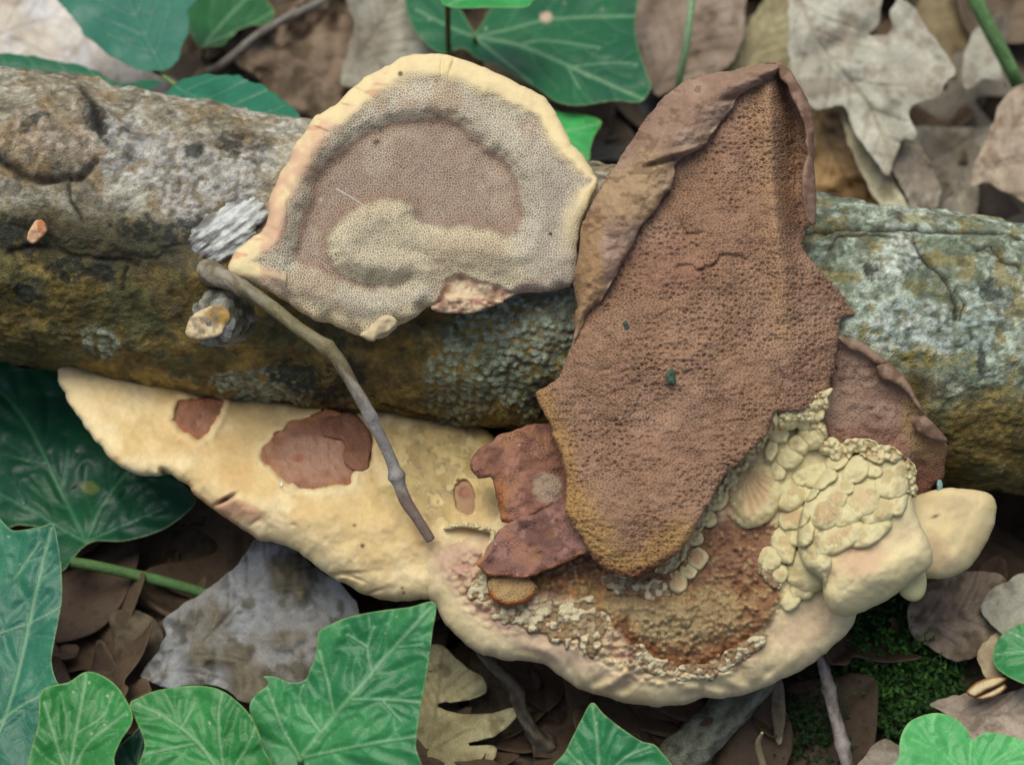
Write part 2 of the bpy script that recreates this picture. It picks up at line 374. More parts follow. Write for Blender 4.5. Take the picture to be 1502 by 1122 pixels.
def build_log():
    base = LA * .5 + LB * .5; base[2] -= .043
    root = thing('log', base, 'thick fallen log with mottled lichen-grey and ochre bark carrying the bracket fungi', 'log')
    dirn = (LB - LA); Lr = np.linalg.norm(dirn); dirn /= Lr
    e2 = TOW - (TOW @ dirn) * dirn; e2 /= np.linalg.norm(e2); e1 = np.cross(e2, dirn); e1 *= np.sign(e1 @ UPC)
    s = np.concatenate([np.linspace(-.22, -.012, 50)[:-1], np.linspace(-.012, Lr + .012, 640), np.linspace(Lr + .012, Lr + .22, 50)[1:]])
    th = np.concatenate([np.linspace(-.56 * np.pi, .56 * np.pi, 290), np.linspace(.56 * np.pi, 1.44 * np.pi, 70)[1:-1]])   # 0 faces the camera
    SS, TH = np.meshgrid(s, th, indexing='ij')
    t = SS / Lr; r = .0421 - .0036 * np.clip(t, -.3, 1.3)
    cen = LA + SS[..., None] * dirn
    cen = cen + (0.0022 * (fbm(SS, SS * 0, .09, 2, 4) - .5))[..., None] * e1
    cen = cen - (.0018 * 4 * np.clip(t, 0, 1) * (1 - np.clip(t, 0, 1)))[..., None] * e1
    nrm = np.cos(TH)[..., None] * e2 + np.sin(TH)[..., None] * e1
    V0 = cen + r[..., None] * nrm - ORG
    u, v, w = V0 @ RIGHT, V0 @ UPC, V0 @ TOW
    f = D / (D - w); x = 751 + u * f / S; y = 561 - v * f / S            # where bark marks lie on the log
    A, B = SS * 1000, TH * 42                                             # mm along, mm around
    q = np.stack([x.ravel(), y.ravel()], 1); face = np.cos(TH) > -.15
    disp = .0030 * (fbm(A, B, 34, 3, 31) - .5) + .0022 * (fbm(A, B, 9, 4, 33) - .5) + .0013 * (fbm(A * .7, B, 2.4, 4, 35, .6) - .5)
    # flaking bark plates: stepped noise
    pl = fbm(A, B, 20, 4, 37); disp += .0007 * ss(.50, .53, pl) + .0005 * ss(.58, .60, pl)
    disp += np.where(face, .0048 * np.exp(-blob(x, y, 72, 195, 85, 62) ** 2 * 1.1), 0)
    disp += np.where(face, .0030 * np.exp(-blob(x, y, 135, 175, 24, 42, -.5) ** 2), 0)
    disp += np.where(face, .0040 * np.exp(-blob(x, y, 315, 435, 75, 85) ** 2), 0)
    disp += np.where(face, .0030 * np.exp(-blob(x, y, 1350, 600, 120, 90) ** 2), 0)
    disp += np.where(face, .0040 * np.exp(-blob(x, y, 290, 398, 30, 24) ** 2), 0)
    crk = np.zeros(x.shape)
    for pts, wd, dep in CRACKS:
        pl2 = smooth_loop(pts, 6, 4, 3, closed=False); m = face & (x > pl2[:, 0].min() - 30) & (x < pl2[:, 0].max() + 30) & (y > pl2[:, 1].min() - 30) & (y < pl2[:, 1].max() + 30)
        dd, _ = pdist(np.stack([x[m], y[m]], 1), pl2, False); g = np.exp(-(dd / wd) ** 2); disp[m] -= dep * g; crk[m] = np.maximum(crk[m], g)
    # pits and pimples
    pim = np.zeros(x.shape)
    for k in range(150):
        px_, py_ = rng.uniform(0, 1502), rng.uniform(-.85, .75)
        py_ = axis_y(px_) + py_ * 200; rr = rng.uniform(4, 9); m = face & (np.abs(x - px_) < 30) & (np.abs(y - py_) < 30)
        g = np.exp(-blob(x[m], y[m], px_, py_, rr * rng.uniform(.8, 1.8), rr, rng.uniform(0, 3)) ** 2); disp[m] += .0008 * g; pim[m] = np.maximum(pim[m], g * (k % 3 != 0))
    PATCH = []
    # pigment
    qn = (y - axis_y(x)) / (r / S); qn = np.where(face, qn, np.where(np.sin(TH) > 0, -1.0, 1.0))
    n1 = fbm(A, B, 14, 5, 41, .6); n2 = fbm(A, B, 5, 4, 43, .6); n3 = fbm(A, B, 40, 3, 47); n4 = fbm(A, B, 2.0, 4, 49, .7); wd_, wi_ = worley(A, B, 2.2, 5)
    right = ss(1000, 1200, x)
    top = mix(lin(142, 132, 108), lin(192, 188, 170), ss(.35, .68, n1 * .6 + n4 * .4))
    top = mix(top, lin(146, 120, 80), .6 * ss(.52, .66, n2)); top = mix(top, lin(92, 88, 74), .6 * ss(.58, .70, fbm(A, B, 7, 4, 53)))
    topr = mix(lin(122, 132, 108), lin(182, 192, 172), ss(.42, .66, n1 * .5 + n4 * .5)); topr = mix(topr, lin(144, 130, 78), .7 * ss(.53, .64, n2)); topr = mix(topr, lin(84, 94, 80), .6 * ss(.57, .68, fbm(A, B, 6, 4, 55)))
    top = mix(top, topr, right)
    low = mix(lin(158, 136, 78), lin(104, 92, 58), ss(.35, .62, n1)); low = mix(low, lin(140, 116, 52), .5 * ss(.55, .68, n2)); low = mix(low, lin(84, 92, 64), .6 * ss(.52, .66, fbm(A, B, 11, 4, 57)))
    C = mix(top, low, ss(-.12, .26, qn + .7 * (n3 - .5) + .35 * (n1 - .5) - .22 * right))
    mid = np.exp(-((qn - .12) / .16) ** 2) * ss(.40, .55, fbm(A, B, 18, 4, 59)) * (1 - right) * ss(420, 300, x)
    C = mix(C, lin(56, 56, 48), .7 * mid)
    for (cx, cy, rx, ry, a, c, amt, sd) in [(735, 520, 130, 92, -.15, (142, 150, 124), .95, 61), (790, 470, 70, 60, 0, (150, 158, 138), .8, 62), (395, 562, 66, 24, .1, (150, 162, 140), .9, 63), (145, 498, 40, 28, .5, (150, 158, 134), .9, 64),
                                         (1330, 480, 70, 42, .2, (190, 200, 192), .6, 65), (1310, 385, 34, 26, 0, (205, 210, 196), .7, 66), (1440, 470, 40, 40, 0, (172, 186, 176), .6, 67), (250, 250, 120, 60, .2, (186, 184, 178), .6, 68), (90, 215, 60, 30, .2, (180, 160, 140), .55, 69),
                                         (1345, 520, 34, 26, 0, (152, 128, 50), .6, 70), (600, 585, 200, 26, .1, (110, 84, 34), .6, 71), (1440, 620, 90, 60, 0, (116, 96, 40), .5, 72), (60, 450, 110, 50, .2, (92, 80, 34), .5, 73)]:
        mk = amt * np.where(face, blend(x, y, cx, cy, rx, ry, a, .75, sd, .10, 46), 0); crust = ss(.62, .25, wd_) * (.3 + .7 * wi_)
        C = mix(C, mix(lin(*c) * .62, lin(*c) * 1.25, np.clip(crust * .9 + .5 * (n4 - .5) + .1, 0, 1)), mk * ss(.25, .42, n4 * .5 + crust * .5)); disp = disp + mk * (.0002 + .0009 * crust)
    for (cx, cy, rx, ry, a, sd) in [(55, 195, 22, 12, -.5, 81), (140, 185, 14, 28, -.5, 82), (25, 345, 40, 26, 0, 83), (285, 225, 14, 11, 0, 84), (330, 220, 26, 12, 0, 85), (345, 205, 18, 7, .2, 86), (215, 335, 40, 18, .1, 87), (262, 345, 34, 20, -.4, 88), (40, 425, 16, 14, 0, 89), (115, 395, 70, 16, .1, 90), (1437, 532, 9, 24, .1, 91), (1450, 430, 18, 14, 0, 92), (1275, 400, 16, 22, 0, 93), (470, 560, 60, 30, 0, 94), (820, 580, 40, 26, 0, 95)]:
        C = mix(C, lin(40, 44, 42), .85 * np.where(face, blend(x, y, cx, cy, rx, ry, a, .9, sd, .15, 22), 0) * ss(.3, .5, n4))
    C = mix(C, lin(38, 32, 24), .85 * np.clip(crk, 0, 1)); C = mix(C, lin(44, 46, 42), .7 * pim * ss(.4, .6, n1))
    C = C * (.78 + .5 * n4[..., None]); C = mix(C, lin(58, 54, 44), .42 * ss(.60, .66, fbm(A, B, 3.4, 3, 77)))
    V = cen + (r + disp)[..., None] * nrm
    ns, nt_ = SS.shape; i = np.arange(ns * nt_).reshape(ns, nt_)
    a = i[:-1]; b = np.roll(i, -1, 1)[:-1]; c = i[1:]; e = np.roll(i, -1, 1)[1:]
    T = np.concatenate([np.stack([a, c, e], -1).reshape(-1, 3), np.stack([a, e, b], -1).reshape(-1, 3)])
    mesh_obj('bark', V.reshape(-1, 3), T, 'bark', root, {'Col': C.reshape(-1, 3)})
    # sawn / broken end faces
    for k, sg in ((0, -1), (ns - 1, 1)):
        ring = V[k]; c0 = ring.mean(0); Vs = [ring * .998 + c0 * .002]; 
        for fr in (.66, .33): Vs.append(c0 + (ring - c0) * fr + dirn * sg * .002 * (1 - fr))
        Vs = np.concatenate(Vs + [c0[None] + dirn * sg * .002]); Tt = []
        for L_ in range(2):
            for j in range(nt_):
                j2 = (j + 1) % nt_; Tt += [(L_ * nt_ + j, L_ * nt_ + j2, (L_ + 1) * nt_ + j2), (L_ * nt_ + j, (L_ + 1) * nt_ + j2, (L_ + 1) * nt_ + j)]
        Tt += [(2 * nt_ + j, 2 * nt_ + (j + 1) % nt_, 3 * nt_) for j in range(nt_)]
        rr = np.linalg.norm(Vs - c0, axis=1); mesh_obj('end_grain', Vs, Tt, 'wood', root, {'Col': mix(lin(150, 120, 80), lin(90, 70, 48), .5 + .5 * np.sin(rr * 2600))})
    def lw(x_, y_, off=0.0):
        rp = (.0421 - .0036 * (np.asarray(x_) + 60) / 1620) / S; dy = (np.asarray(y_) - axis_y(x_)) * .98
        return axis_w(x_) + np.sqrt(np.maximum(rp ** 2 - dy ** 2, 0)) * S + off
    # weathered fibrous wood where a limb tore off
    Zr = (0, 80, 460, 560)
    wound = zz(Zr, 1075, [(650, 650), (660, 610), (720, 550), (800, 500), (880, 490), (920, 520), (900, 600), (840, 660), (790, 710), (740, 730), (690, 715), (655, 695)])
    def wf(x, y, d):
        a = (x - 335) * .62 - (y - 345) * -.78; b = (x - 335) * .80 + (y - 345) * .60
        ang = x * .55 + y * .83; al = x * .83 - y * .55
        return lw(x, y, .0058) + .0016 * (fbm(x, y, 34, 3, 15) - .5) + .0022 * (fbm(ang, al * .18, 6, 3, 5) - .5) + .0014 * (fbm(x, y, 12, 3, 8) - .5) - .0022 * blob(x, y, 340, 345, 80, 60) ** 2
    sheet('exposed_wood', wound, wf, lambda x, y, d: mix(lin(116, 114, 106), lin(196, 198, 192), ss(.3, .62, fbm(x * .55 + y * .83, x * .15 - y * .1, 6, 3, 4))), 'wood', root, 2.0, .006, 16, 12)['label'] = 'blue-grey fibrous torn wood'
    # collar and side twig
    tw = [(276, 392, .024), (296, 397, .036), (318, 405, .0465), (345, 416, .053), (390, 445, .054), (440, 483, .056), (488, 518, .058), (515, 560, .0565), (545, 615, .054), (573, 672, .0515), (592, 728, .0500), (612, 760, .0495), (632, 792, .0490)]
    tr = [22, 20, 16, 11.5, 9.5, 9, 9.5, 8.5, 8.5, 8, 8.5, 7, 6.5]
    def tcol(t, n): 
        c = mix(lin(104, 92, 70), lin(150, 142, 124), ss(.3, .7, n)); c = mix(c, lin(120, 112, 76), .7 * ss(.25, .4, t) * ss(.62, .5, t)); c = mix(c, lin(146, 142, 140), .6 * ss(.6, .7, t) * ss(.9, .84, t)); return mix(c, lin(112, 92, 82), .8 * ss(.86, .9, t))
    tg = tube('side_twig', tw, tr, 'stem', tcol, root, 20, .10, 3, 2.0, knots=((.52, 3), (.84, 4), (.3, 1.5), (.7, 1.5)))
    tg['label'] = 'thin bent grey twig growing from the log'
    # cut stub
    stub = thing('tmp', base, None, None)
    COL.objects.unlink(stub); bpy.data.objects.remove(stub)
    sb = tube('branch_stub', [(335, 462, .036), (325, 466, .043), (316, 470, .0475), (309, 473, .0505)], [42, 37, 34, 31], 'bark', lambda t, n: mix(lin(92, 90, 76), lin(164, 162, 150), ss(.35, .7, n)), root, 26, .22, 9, 2.0)
    cut = [(272, 482), (285, 462), (305, 448), (325, 446), (336, 455), (336, 472), (325, 488), (308, 497), (288, 498), (274, 492)]
    sheet('cut_face', cut, lambda x, y, d: .0520 + .00004 * (x - 300) + .0016 * (fbm(x, y, 16, 3, 12) - .5), lambda x, y, d: mix(mix(lin(206, 184, 142), lin(176, 140, 70), blend(x, y, 322, 462, 18, 14)), lin(120, 108, 92), ss(.5, .7, fbm(x, y, 9, 3, 3)) * .7), 'wood', root, 2.0, .003, 6, 3)['label'] = 'pale cut wood at the end of the stub'
    return root, lw
LOG, lw = build_log()

chip = sheet('wood_chip', [(40, 352), (44, 336), (54, 322), (66, 328), (69, 340), (58, 350), (48, 358)], lambda x, y, d: lw(x, y, .0045) + .002 * (fbm(x, y, 14, 2, 2) - .5), lambda x, y, d: mix(lin(214, 170, 130), lin(186, 122, 82), ss(.4, .6, fbm(x, y, 12, 3, 2))), 'wood', None, 2.0, .0028, 6, 2)
tag(chip, 'small orange-tan wood chip stuck on the left bark of the log', 'wood chip')

# ------------------------------------------------------------------ bracket fungi
CREAM, CREAM2, PINK = lin(222, 192, 128), lin(232, 208, 156), lin(206, 160, 122)
def specks(x, y, c, seed, sc=26, dens=.12, col=(74, 56, 42), size=.10):
    a, i = worley(x, y, sc, seed); c = mix(c, lin(*col), .85 * ss(size, size * .5, a * (.6 + i * 4 * (i < dens))) * (i < dens))
    a, i = worley(x, y, sc * .5, seed + 3); return mix(c, lin(214, 204, 186), .5 * ss(.12, .06, a) * (i < dens * .6))
def itp(v, xs, ys): return np.interp(v, xs, ys)

# 1. round bracket with its pore side up
R2 = (320, 60, 900, 510)
RND = zz(R2, 1446, [(35, 830), (60, 780), (120, 725), (165, 690), (180, 640), (185, 590), (215, 530), (235, 475), (265, 430), (285, 385), (320, 330), (350, 280), (440, 230), (510, 155), (600, 100), (700, 55), (760, 42), (830, 48), (900, 70), (990, 105), (1080, 150), (1160, 185), (1215, 235), (1250, 290), (1275, 335), (1290, 380), (1340, 430), (1380, 490), (1393, 525), (1365, 590), (1335, 660), (1315, 740), (1310, 820), (1305, 885), (1240, 910), (1150, 920), (1100, 925), (1050, 950), (980, 975), (920, 985), (870, 995), (820, 970), (770, 975), (720, 1015), (660, 1040), (645, 1055), (610, 1080), (560, 1090), (500, 1075), (430, 1040), (370, 1030), (320, 1000), (260, 965), (200, 930), (150, 900), (100, 880), (55, 855)])
DEP = zz(R2, 1446, [(325, 600), (330, 520), (370, 470), (440, 390), (540, 330), (640, 290), (720, 275), (850, 280), (900, 310), (960, 370), (1030, 410), (1085, 480), (1105, 560), (1120, 640), (1105, 705), (1060, 720), (1020, 705), (960, 690), (900, 680), (830, 690), (740, 670), (700, 610), (650, 585), (580, 585), (500, 615), (440, 670), (410, 720), (415, 790), (450, 840), (540, 880), (620, 890), (690, 875), (640, 905), (560, 912), (450, 885), (380, 852), (300, 822), (265, 780), (285, 700), (295, 640)])
def build_round():
    root = thing('bracket_fungus', P(640, 470, .045), 'round cream bracket fungus with pore side up and sunken pinkish centre on the log', 'bracket fungus')
    dep = smooth_loop(DEP, 5, 5, 4)
    lobe = zz(R2, 1446, [(410, 720), (440, 670), (500, 615), (580, 585), (650, 585), (700, 610), (740, 670), (830, 690), (900, 680), (960, 690), (1020, 705), (1070, 740), (1110, 800), (1120, 860), (1095, 895), (1000, 880), (900, 870), (820, 890), (740, 900), (640, 890), (540, 880), (450, 840), (415, 790)]); lobe = smooth_loop(lobe, 5, 5, 4)
    dmg = [(640, 445), (655, 410), (675, 402), (700, 412), (735, 420), (752, 430), (735, 440), (700, 448), (670, 460), (650, 455)]
    memo = {}
    def fields(x, y):
        k = len(x)
        if k not in memo:
            q = np.stack([x, y], 1); memo[k] = (sdf(q, dep), sdf(q, lobe), sdf(q, np.array(dmg)))
        return memo[k]
    def margin(x, y, d):
        wid = itp(x, [335, 420, 560, 660, 760, 835, 880], [40, 36, 36, 36, 34, 28, 8]) + 14 * (fbm(x, y, 26, 3, 6) - .5)
        up = ss(60, -20, (y - (78 + 330 * ((x - 640) / 300) ** 2)) - 120) if False else 1.0
        upper = ss(430, 400, y - .0 * x) * np.where(x < 420, 1, ss(430, 250, y))
        return (1 - ss(wid * .55, wid * 1.25, d)) * upper
    def wf(x, y, d):
        ds, dl, dd = fields(x, y)
        w = itp(y, [60, 150, 215, 300, 380, 480, 510], [.026, .033, .039, .0455, .050, .0525, .0525])
        w = w + .003 * ss(560, 340, x) * ss(200, 380, y) * .6
        edge = 5 * (fbm(x, y, 18, 3, 8) - .5)
        w -= .0044 * ss(-14, 16, ds + edge) * (.6 + .4 * ss(520, 250, y)); w += .0016 * np.exp(-((ds + 26) / 16) ** 2); w += .0014 * ss(0, 26, dl + edge)
        m = margin(x, y, d); w += .0016 * m
        w += .0022 * (fbm(x, y, 80, 3, 15) - .5) + .0010 * (fbm(x, y, 22, 3, 17) - .5)
        w += .0012 * np.sin((x * .8 - y * .55) / 11 + 3 * fbm(x, y, 60, 2, 3)) * ss(770, 820, x) * ss(18, 40, d) * .5
        w += .0010 * np.sin(x / 8. + 4 * fbm(x, y, 40, 2, 3)) * ss(22, 4, d) * ss(400, 430, y)
        w -= .0025 * ss(-3, 5, dd) * (.4 + fbm(x, y, 14, 3, 4))
        for (cx, cy, a) in ((648, 98, 1.6), (663, 97, 1.9), (505, 155, .2), (470, 190, .4), (520, 130, .5)):
            w -= .0012 * np.exp(-blob(x, y, cx, cy, 12, 2.2, a) ** 2)
        return w - .0014 * np.exp(-blob(x, y, 553, 210, 5, 4) ** 2)
    def colf(x, y, d):
        ds, dl, dd = fields(x, y); n = fbm(x, y, 46, 4, 23); n2 = fbm(x, y, 14, 3, 24)
        c = mix(lin(206, 194, 168), lin(188, 176, 152), ss(.35, .65, n)); c = mix(c, lin(188, 156, 126), .45 * ss(.56, .7, fbm(x, y, 60, 3, 27)))
        c = mix(c, lin(188, 176, 160), ss(740, 840, x) * .7)
        inn = mix(lin(186, 166, 144), lin(172, 150, 130), ss(.35, .65, n)); inn = mix(inn, lin(154, 126, 106), .6 * ss(26, 2, ds)); c = mix(c, inn, ss(-3, 8, ds))
        c = mix(c, lin(226, 212, 172), ss(12, 2, np.abs(dl - 8)) * .55 * (ds < 6)); c = mix(c, lin(206, 190, 156), .5 * ss(4, 20, dl))
        c = mix(c, lin(222, 202, 156), .6 * ss(430, 460, y) * ss(40, 10, d))
        m = margin(x, y, d); mc = mix(lin(220, 200, 152), lin(206, 170, 138), ss(.5, .68, fbm(x, y, 40, 3, 29)) * ss(640, 420, x)); mc = mix(mc, lin(196, 142, 112), .7 * ss(.6, .75, fbm(x * .4, y * 1.2, 14, 3, 31)) * ss(600, 540, x)); c = mix(c, mc, m)
        c = mix(c, mix(lin(164, 128, 106), lin(210, 190, 156), ss(.35, .55, n2)), ss(-2, 4, dd)); c = mix(c, lin(156, 108, 90), .8 * blend(x, y, 690, 448, 55, 9, -.15, .4, 3))
        c = specks(x, y, c, 3, 60, .05, size=.05); return mix(c, lin(70, 62, 52), .8 * np.exp(-blob(x, y, 553, 210, 5, 4) ** 2))
    sheet('cap', RND, wf, colf, 'pore_surface', root, 2.0, lambda x, y, d: .005 + .003 * ss(0, 60, d), 17, 4, 3, pore=lambda x, y, d: (1 - margin(x, y, d)) * ss(0, 5, d) * (1 - ss(-2, 3, fields(x, y)[2])))
    # little curled lip and torn reddish flesh at the lower edge
    lip = [(538, 484), (548, 472), (566, 462), (578, 466), (582, 478), (568, 490), (548, 497), (530, 492)]
    sheet('curled_lip', lip, lambda x, y, d: .0538 + .0016 * (fbm(x, y, 14, 3, 3)), lambda x, y, d: mix(lin(206, 190, 150), lin(188, 168, 130), fbm(x, y, 12, 3, 3)), 'cream_flesh', root, 2.0, .003, 8, 6)
    fl = [(632, 452), (650, 440), (676, 436), (700, 442), (730, 440), (738, 446), (712, 454), (685, 462), (655, 460)]
    sheet('torn_flesh', fl, lambda x, y, d: .0535 + .002 * (fbm(x, y, 10, 3, 6) - .5), lambda x, y, d: mix(lin(140, 106, 88), lin(198, 172, 140), ss(.35, .6, fbm(x, y, 9, 3, 8))), 'brown_flesh', root, 2.0, .004, 5, 3)['label'] = 'torn reddish flesh on the lower rim'
    tube('fibre', [(493, 277, .0505), (512, 288, .0512), (535, 303, .0512)], 1.0, 'stem', lambda t, n: lin(200, 196, 184), root, 6)
build_round()

# 2. tall rust-brown bracket with curled margins
R3 = (760, 70, 1300, 520); R4 = (760, 450, 1480, 1050)
BIGL = zz(R4, 1346, [(330, 735), (250, 730), (215, 700), (190, 650), (150, 600), (130, 550), (130, 480), (115, 400), (90, 330), (60, 270), (45, 240), (80, 215), (120, 170), (150, 100)]) + zz(R3, 1346, [(215, 950), (210, 850), (225, 720), (240, 640), (290, 540), (330, 470), (400, 370), (450, 290), (510, 210), (600, 130), (700, 100), (800, 80), (900, 60)])
BIG = [(1140, 93), (1155, 102), (1166, 122), (1180, 150), (1190, 180), (1190, 230), (1193, 300), (1193, 325), (1181, 345), (1181, 365), (1200, 390), (1225, 420), (1246, 448), (1256, 461), (1236, 470), (1230, 490), (1226, 520), (1220, 555), (1212, 580), (1190, 598), (1165, 602), (1140, 606), (1128, 632), (1108, 655), (1070, 693), (1044, 730), (1023, 768), (996, 805), (974, 826)] + BIGL
FLAPIN = zz(R3, 1346, [(950, 92), (880, 140), (800, 185), (785, 215), (745, 270), (700, 320), (680, 360), (610, 400), (575, 425), (560, 500), (520, 560), (480, 620), (430, 690), (400, 760), (350, 840), (300, 920), (250, 980), (222, 1050), (200, 1085)])
def bigw(x, y):
    w = itp(y, [90, 200, 330, 420, 500, 650, 760, 850], [.044, .050, .0555, .058, .0605, .0640, .0675, .0655])
    return w - .008 * ((x - itp(y, [90, 330, 500, 840], [1090, 1040, 1010, 930])) / 220) ** 2
def build_big():
    root = thing('bracket_fungus', P(1010, 640, .050), 'tall rust-brown bracket fungus with pitted face and rolled-in upper margins in front of the log', 'bracket fungus')
    flin = smooth_loop(FLAPIN, 6, 5, 5, closed=False)
    tip = smooth_loop([(830, 744), (840, 771), (862, 798), (875, 824), (894, 840), (936, 843), (974, 826), (996, 805)], 6, 0, 0, False)
    def wf(x, y, d):
        w = bigw(x, y)
        ridge = itp(y, [90, 200, 260, 340, 420, 520], [1128, 1130, 1132, 1140, 1150, 1150])      # crease on the right side
        k = ss(520, 420, y) * ss(85, 130, y)
        w += .0035 * np.exp(-((x - ridge) / 16) ** 2) * k
        trough = ss(-4, 40, x - ridge) * ss(400, 330, y) * ss(85, 140, y)
        w -= .0085 * trough * (1 - .6 * ss(34, 66, x - ridge))
        w -= .004 * ss(390, 470, y) * ss(1150, 1240, x)
        w += .0016 * np.sin((y - 400 + .5 * x) / 42 + 3 * fbm(x, y, 140, 2, 3)) * .4
        w += .0050 * (fbm(x, y, 130, 3, 41) - .5) + .0014 * (fbm(x * .8, y * 1.2, 30, 4, 43) - .5) + .0009 * (fbm(x * .8, y * 1.2, 7, 3, 44) - .5)
        a_, i_ = worley(x * .9, y * 1.15, 8.5, 61); w -= .0011 * ss(.42, .08, a_) * (.3 + .7 * i_) * ss(.3, .55, fbm(x, y, 60, 3, 62))
        for pts, wd, dp in (([(990, 395), (1010, 390), (1025, 398), (1050, 388), (1065, 375), (1095, 380)], 2.6, .0012), ([(1000, 330), (1012, 345), (1030, 340)], 2.4, .0008), ([(1146, 545), (1150, 560), (1147, 575)], 2.2, .001), ([(960, 470), (985, 455), (1010, 460)], 2, .0006)):
            dd, _ = pdist(np.stack([x, y], 1), smooth_loop(pts, 4, 4, 2, False), False); w -= dp * np.exp(-(dd / wd) ** 2)
        return w
    def colf(x, y, d):
        n = fbm(x, y, 60, 4, 45); n2 = fbm(x, y * 1.3, 16, 4, 46)
        c = mix(lin(148, 114, 90), lin(160, 126, 102), ss(.35, .65, n)); c = mix(c, lin(142, 102, 82), .5 * blend(x, y, 1010, 380, 110, 40, -.25, .5, 4) + 0); c = mix(c, lin(152, 118, 90), .5 * ss(.52, .68, fbm(x, y, 90, 3, 48)))
        rg = itp(y, [90, 200, 260, 340, 420, 520], [1118, 1120, 1124, 1134, 1145, 1150]); c = mix(c, lin(170, 135, 100), .65 * np.exp(-((x - rg) / 18) ** 2) * ss(560, 480, y))
        dt, _ = pdist(np.stack([x, y], 1), tip, False); k = ss(62, 18, dt + 26 * (fbm(x, y, 24, 3, 4) - .5)); c = mix(c, lin(168, 132, 80), .85 * k); c = mix(c, lin(114, 74, 51), .8 * ss(17, 6, dt) * ss(800, 815, y))
        ed, _ = pdist(np.stack([x, y], 1), np.array([(784, 578), (792, 594), (808, 626), (822, 664), (830, 707), (830, 744)]), False); c = mix(c, lin(166, 128, 78), .75 * ss(34, 8, ed + 14 * (n2 - .5)))
        return c * (.82 + .36 * n2[:, None])
    sheet('cap', BIG, wf, colf, 'brown_flesh', root, 2.1, lambda x, y, d: .005 + .006 * ss(0, 90, d), 9, 5, 3, pore=lambda x, y, d: .55 + .45 * ss(.4, .6, fbm(x, y, 50, 3, 49)))
    # left margin rolled over the face
    outer = [p for p in BIGL[13:]] + [(1140, 94)]
    flap = outer + FLAPIN[0:]
    def fw(x, y, d):
        q = np.stack([x, y], 1); di, _ = pdist(q, flin, False); do, _ = pdist(q, np.array(outer), False); t = di / (di + do + 1e-6)
        prof = np.sin(np.clip(1 - t, 0, 1) * 2.3 + .35)
        w = bigw(x, y) + .0005 + .0075 * prof * ss(500, 400, y) + .0018 * ss(380, 520, y) + .0018 * (fbm(x, y, 30, 4, 51) - .5) + .0012 * (fbm(x, y, 9, 3, 52) - .5)
        w += .0016 * ss(12, 0, np.abs(y - 232 + .15 * (x - 960)) - 2) * ss(40, 10, di) - .0030 * np.exp(-(((y - 238) + .3 * (x - 970)) / 4.) ** 2) * ss(55, 25, di)
        return w - .0022 * np.exp(-blob(x, y, 1070, 145, 14, 4, -.3) ** 2)
    def fc(x, y, d):
        n = fbm(x, y, 44, 4, 53); n2 = fbm(x * .6, y, 11, 4, 54)
        c = mix(lin(142, 115, 95), lin(162, 137, 116), ss(.35, .65, n)); c = mix(c, lin(166, 139, 102), .8 * blend(x, y, 930, 280, 60, 45, -.6, .5, 6)); c = mix(c, lin(156, 123, 81), .7 * blend(x, y, 862, 400, 26, 90, 0, .5, 7)); c = mix(c, lin(86, 63, 47), .55 * ss(.58, .7, n2))
        return c * (.85 + .3 * n2[:, None])
    sheet('rolled_margin', flap, fw, fc, 'brown_flesh', root, 2.0, lambda x, y, d: .0022 + 0 * x, 6, 4, 8, pore=lambda x, y, d: 0 * x + .12)['label'] = 'paler wrinkled margin rolled inwards over the face'
    rm = [(1138, 94), (1158, 101), (1170, 122), (1184, 150), (1195, 182), (1194, 232), (1198, 298), (1197, 330), (1186, 326), (1178, 300), (1176, 262), (1182, 226), (1180, 190), (1168, 158), (1154, 128), (1142, 112)]
    sheet('curled_margin', rm, lambda x, y, d: bigw(x, y) + .006 + .0012 * (fbm(x, y, 18, 3, 5) - .5) - .003 * ss(1170, 1200, x), lambda x, y, d: mix(lin(114, 87, 71), lin(141, 113, 95), ss(.35, .65, fbm(x, y, 14, 4, 5))), 'brown_flesh', root, 2.0, .011, 7, 3)
build_big()

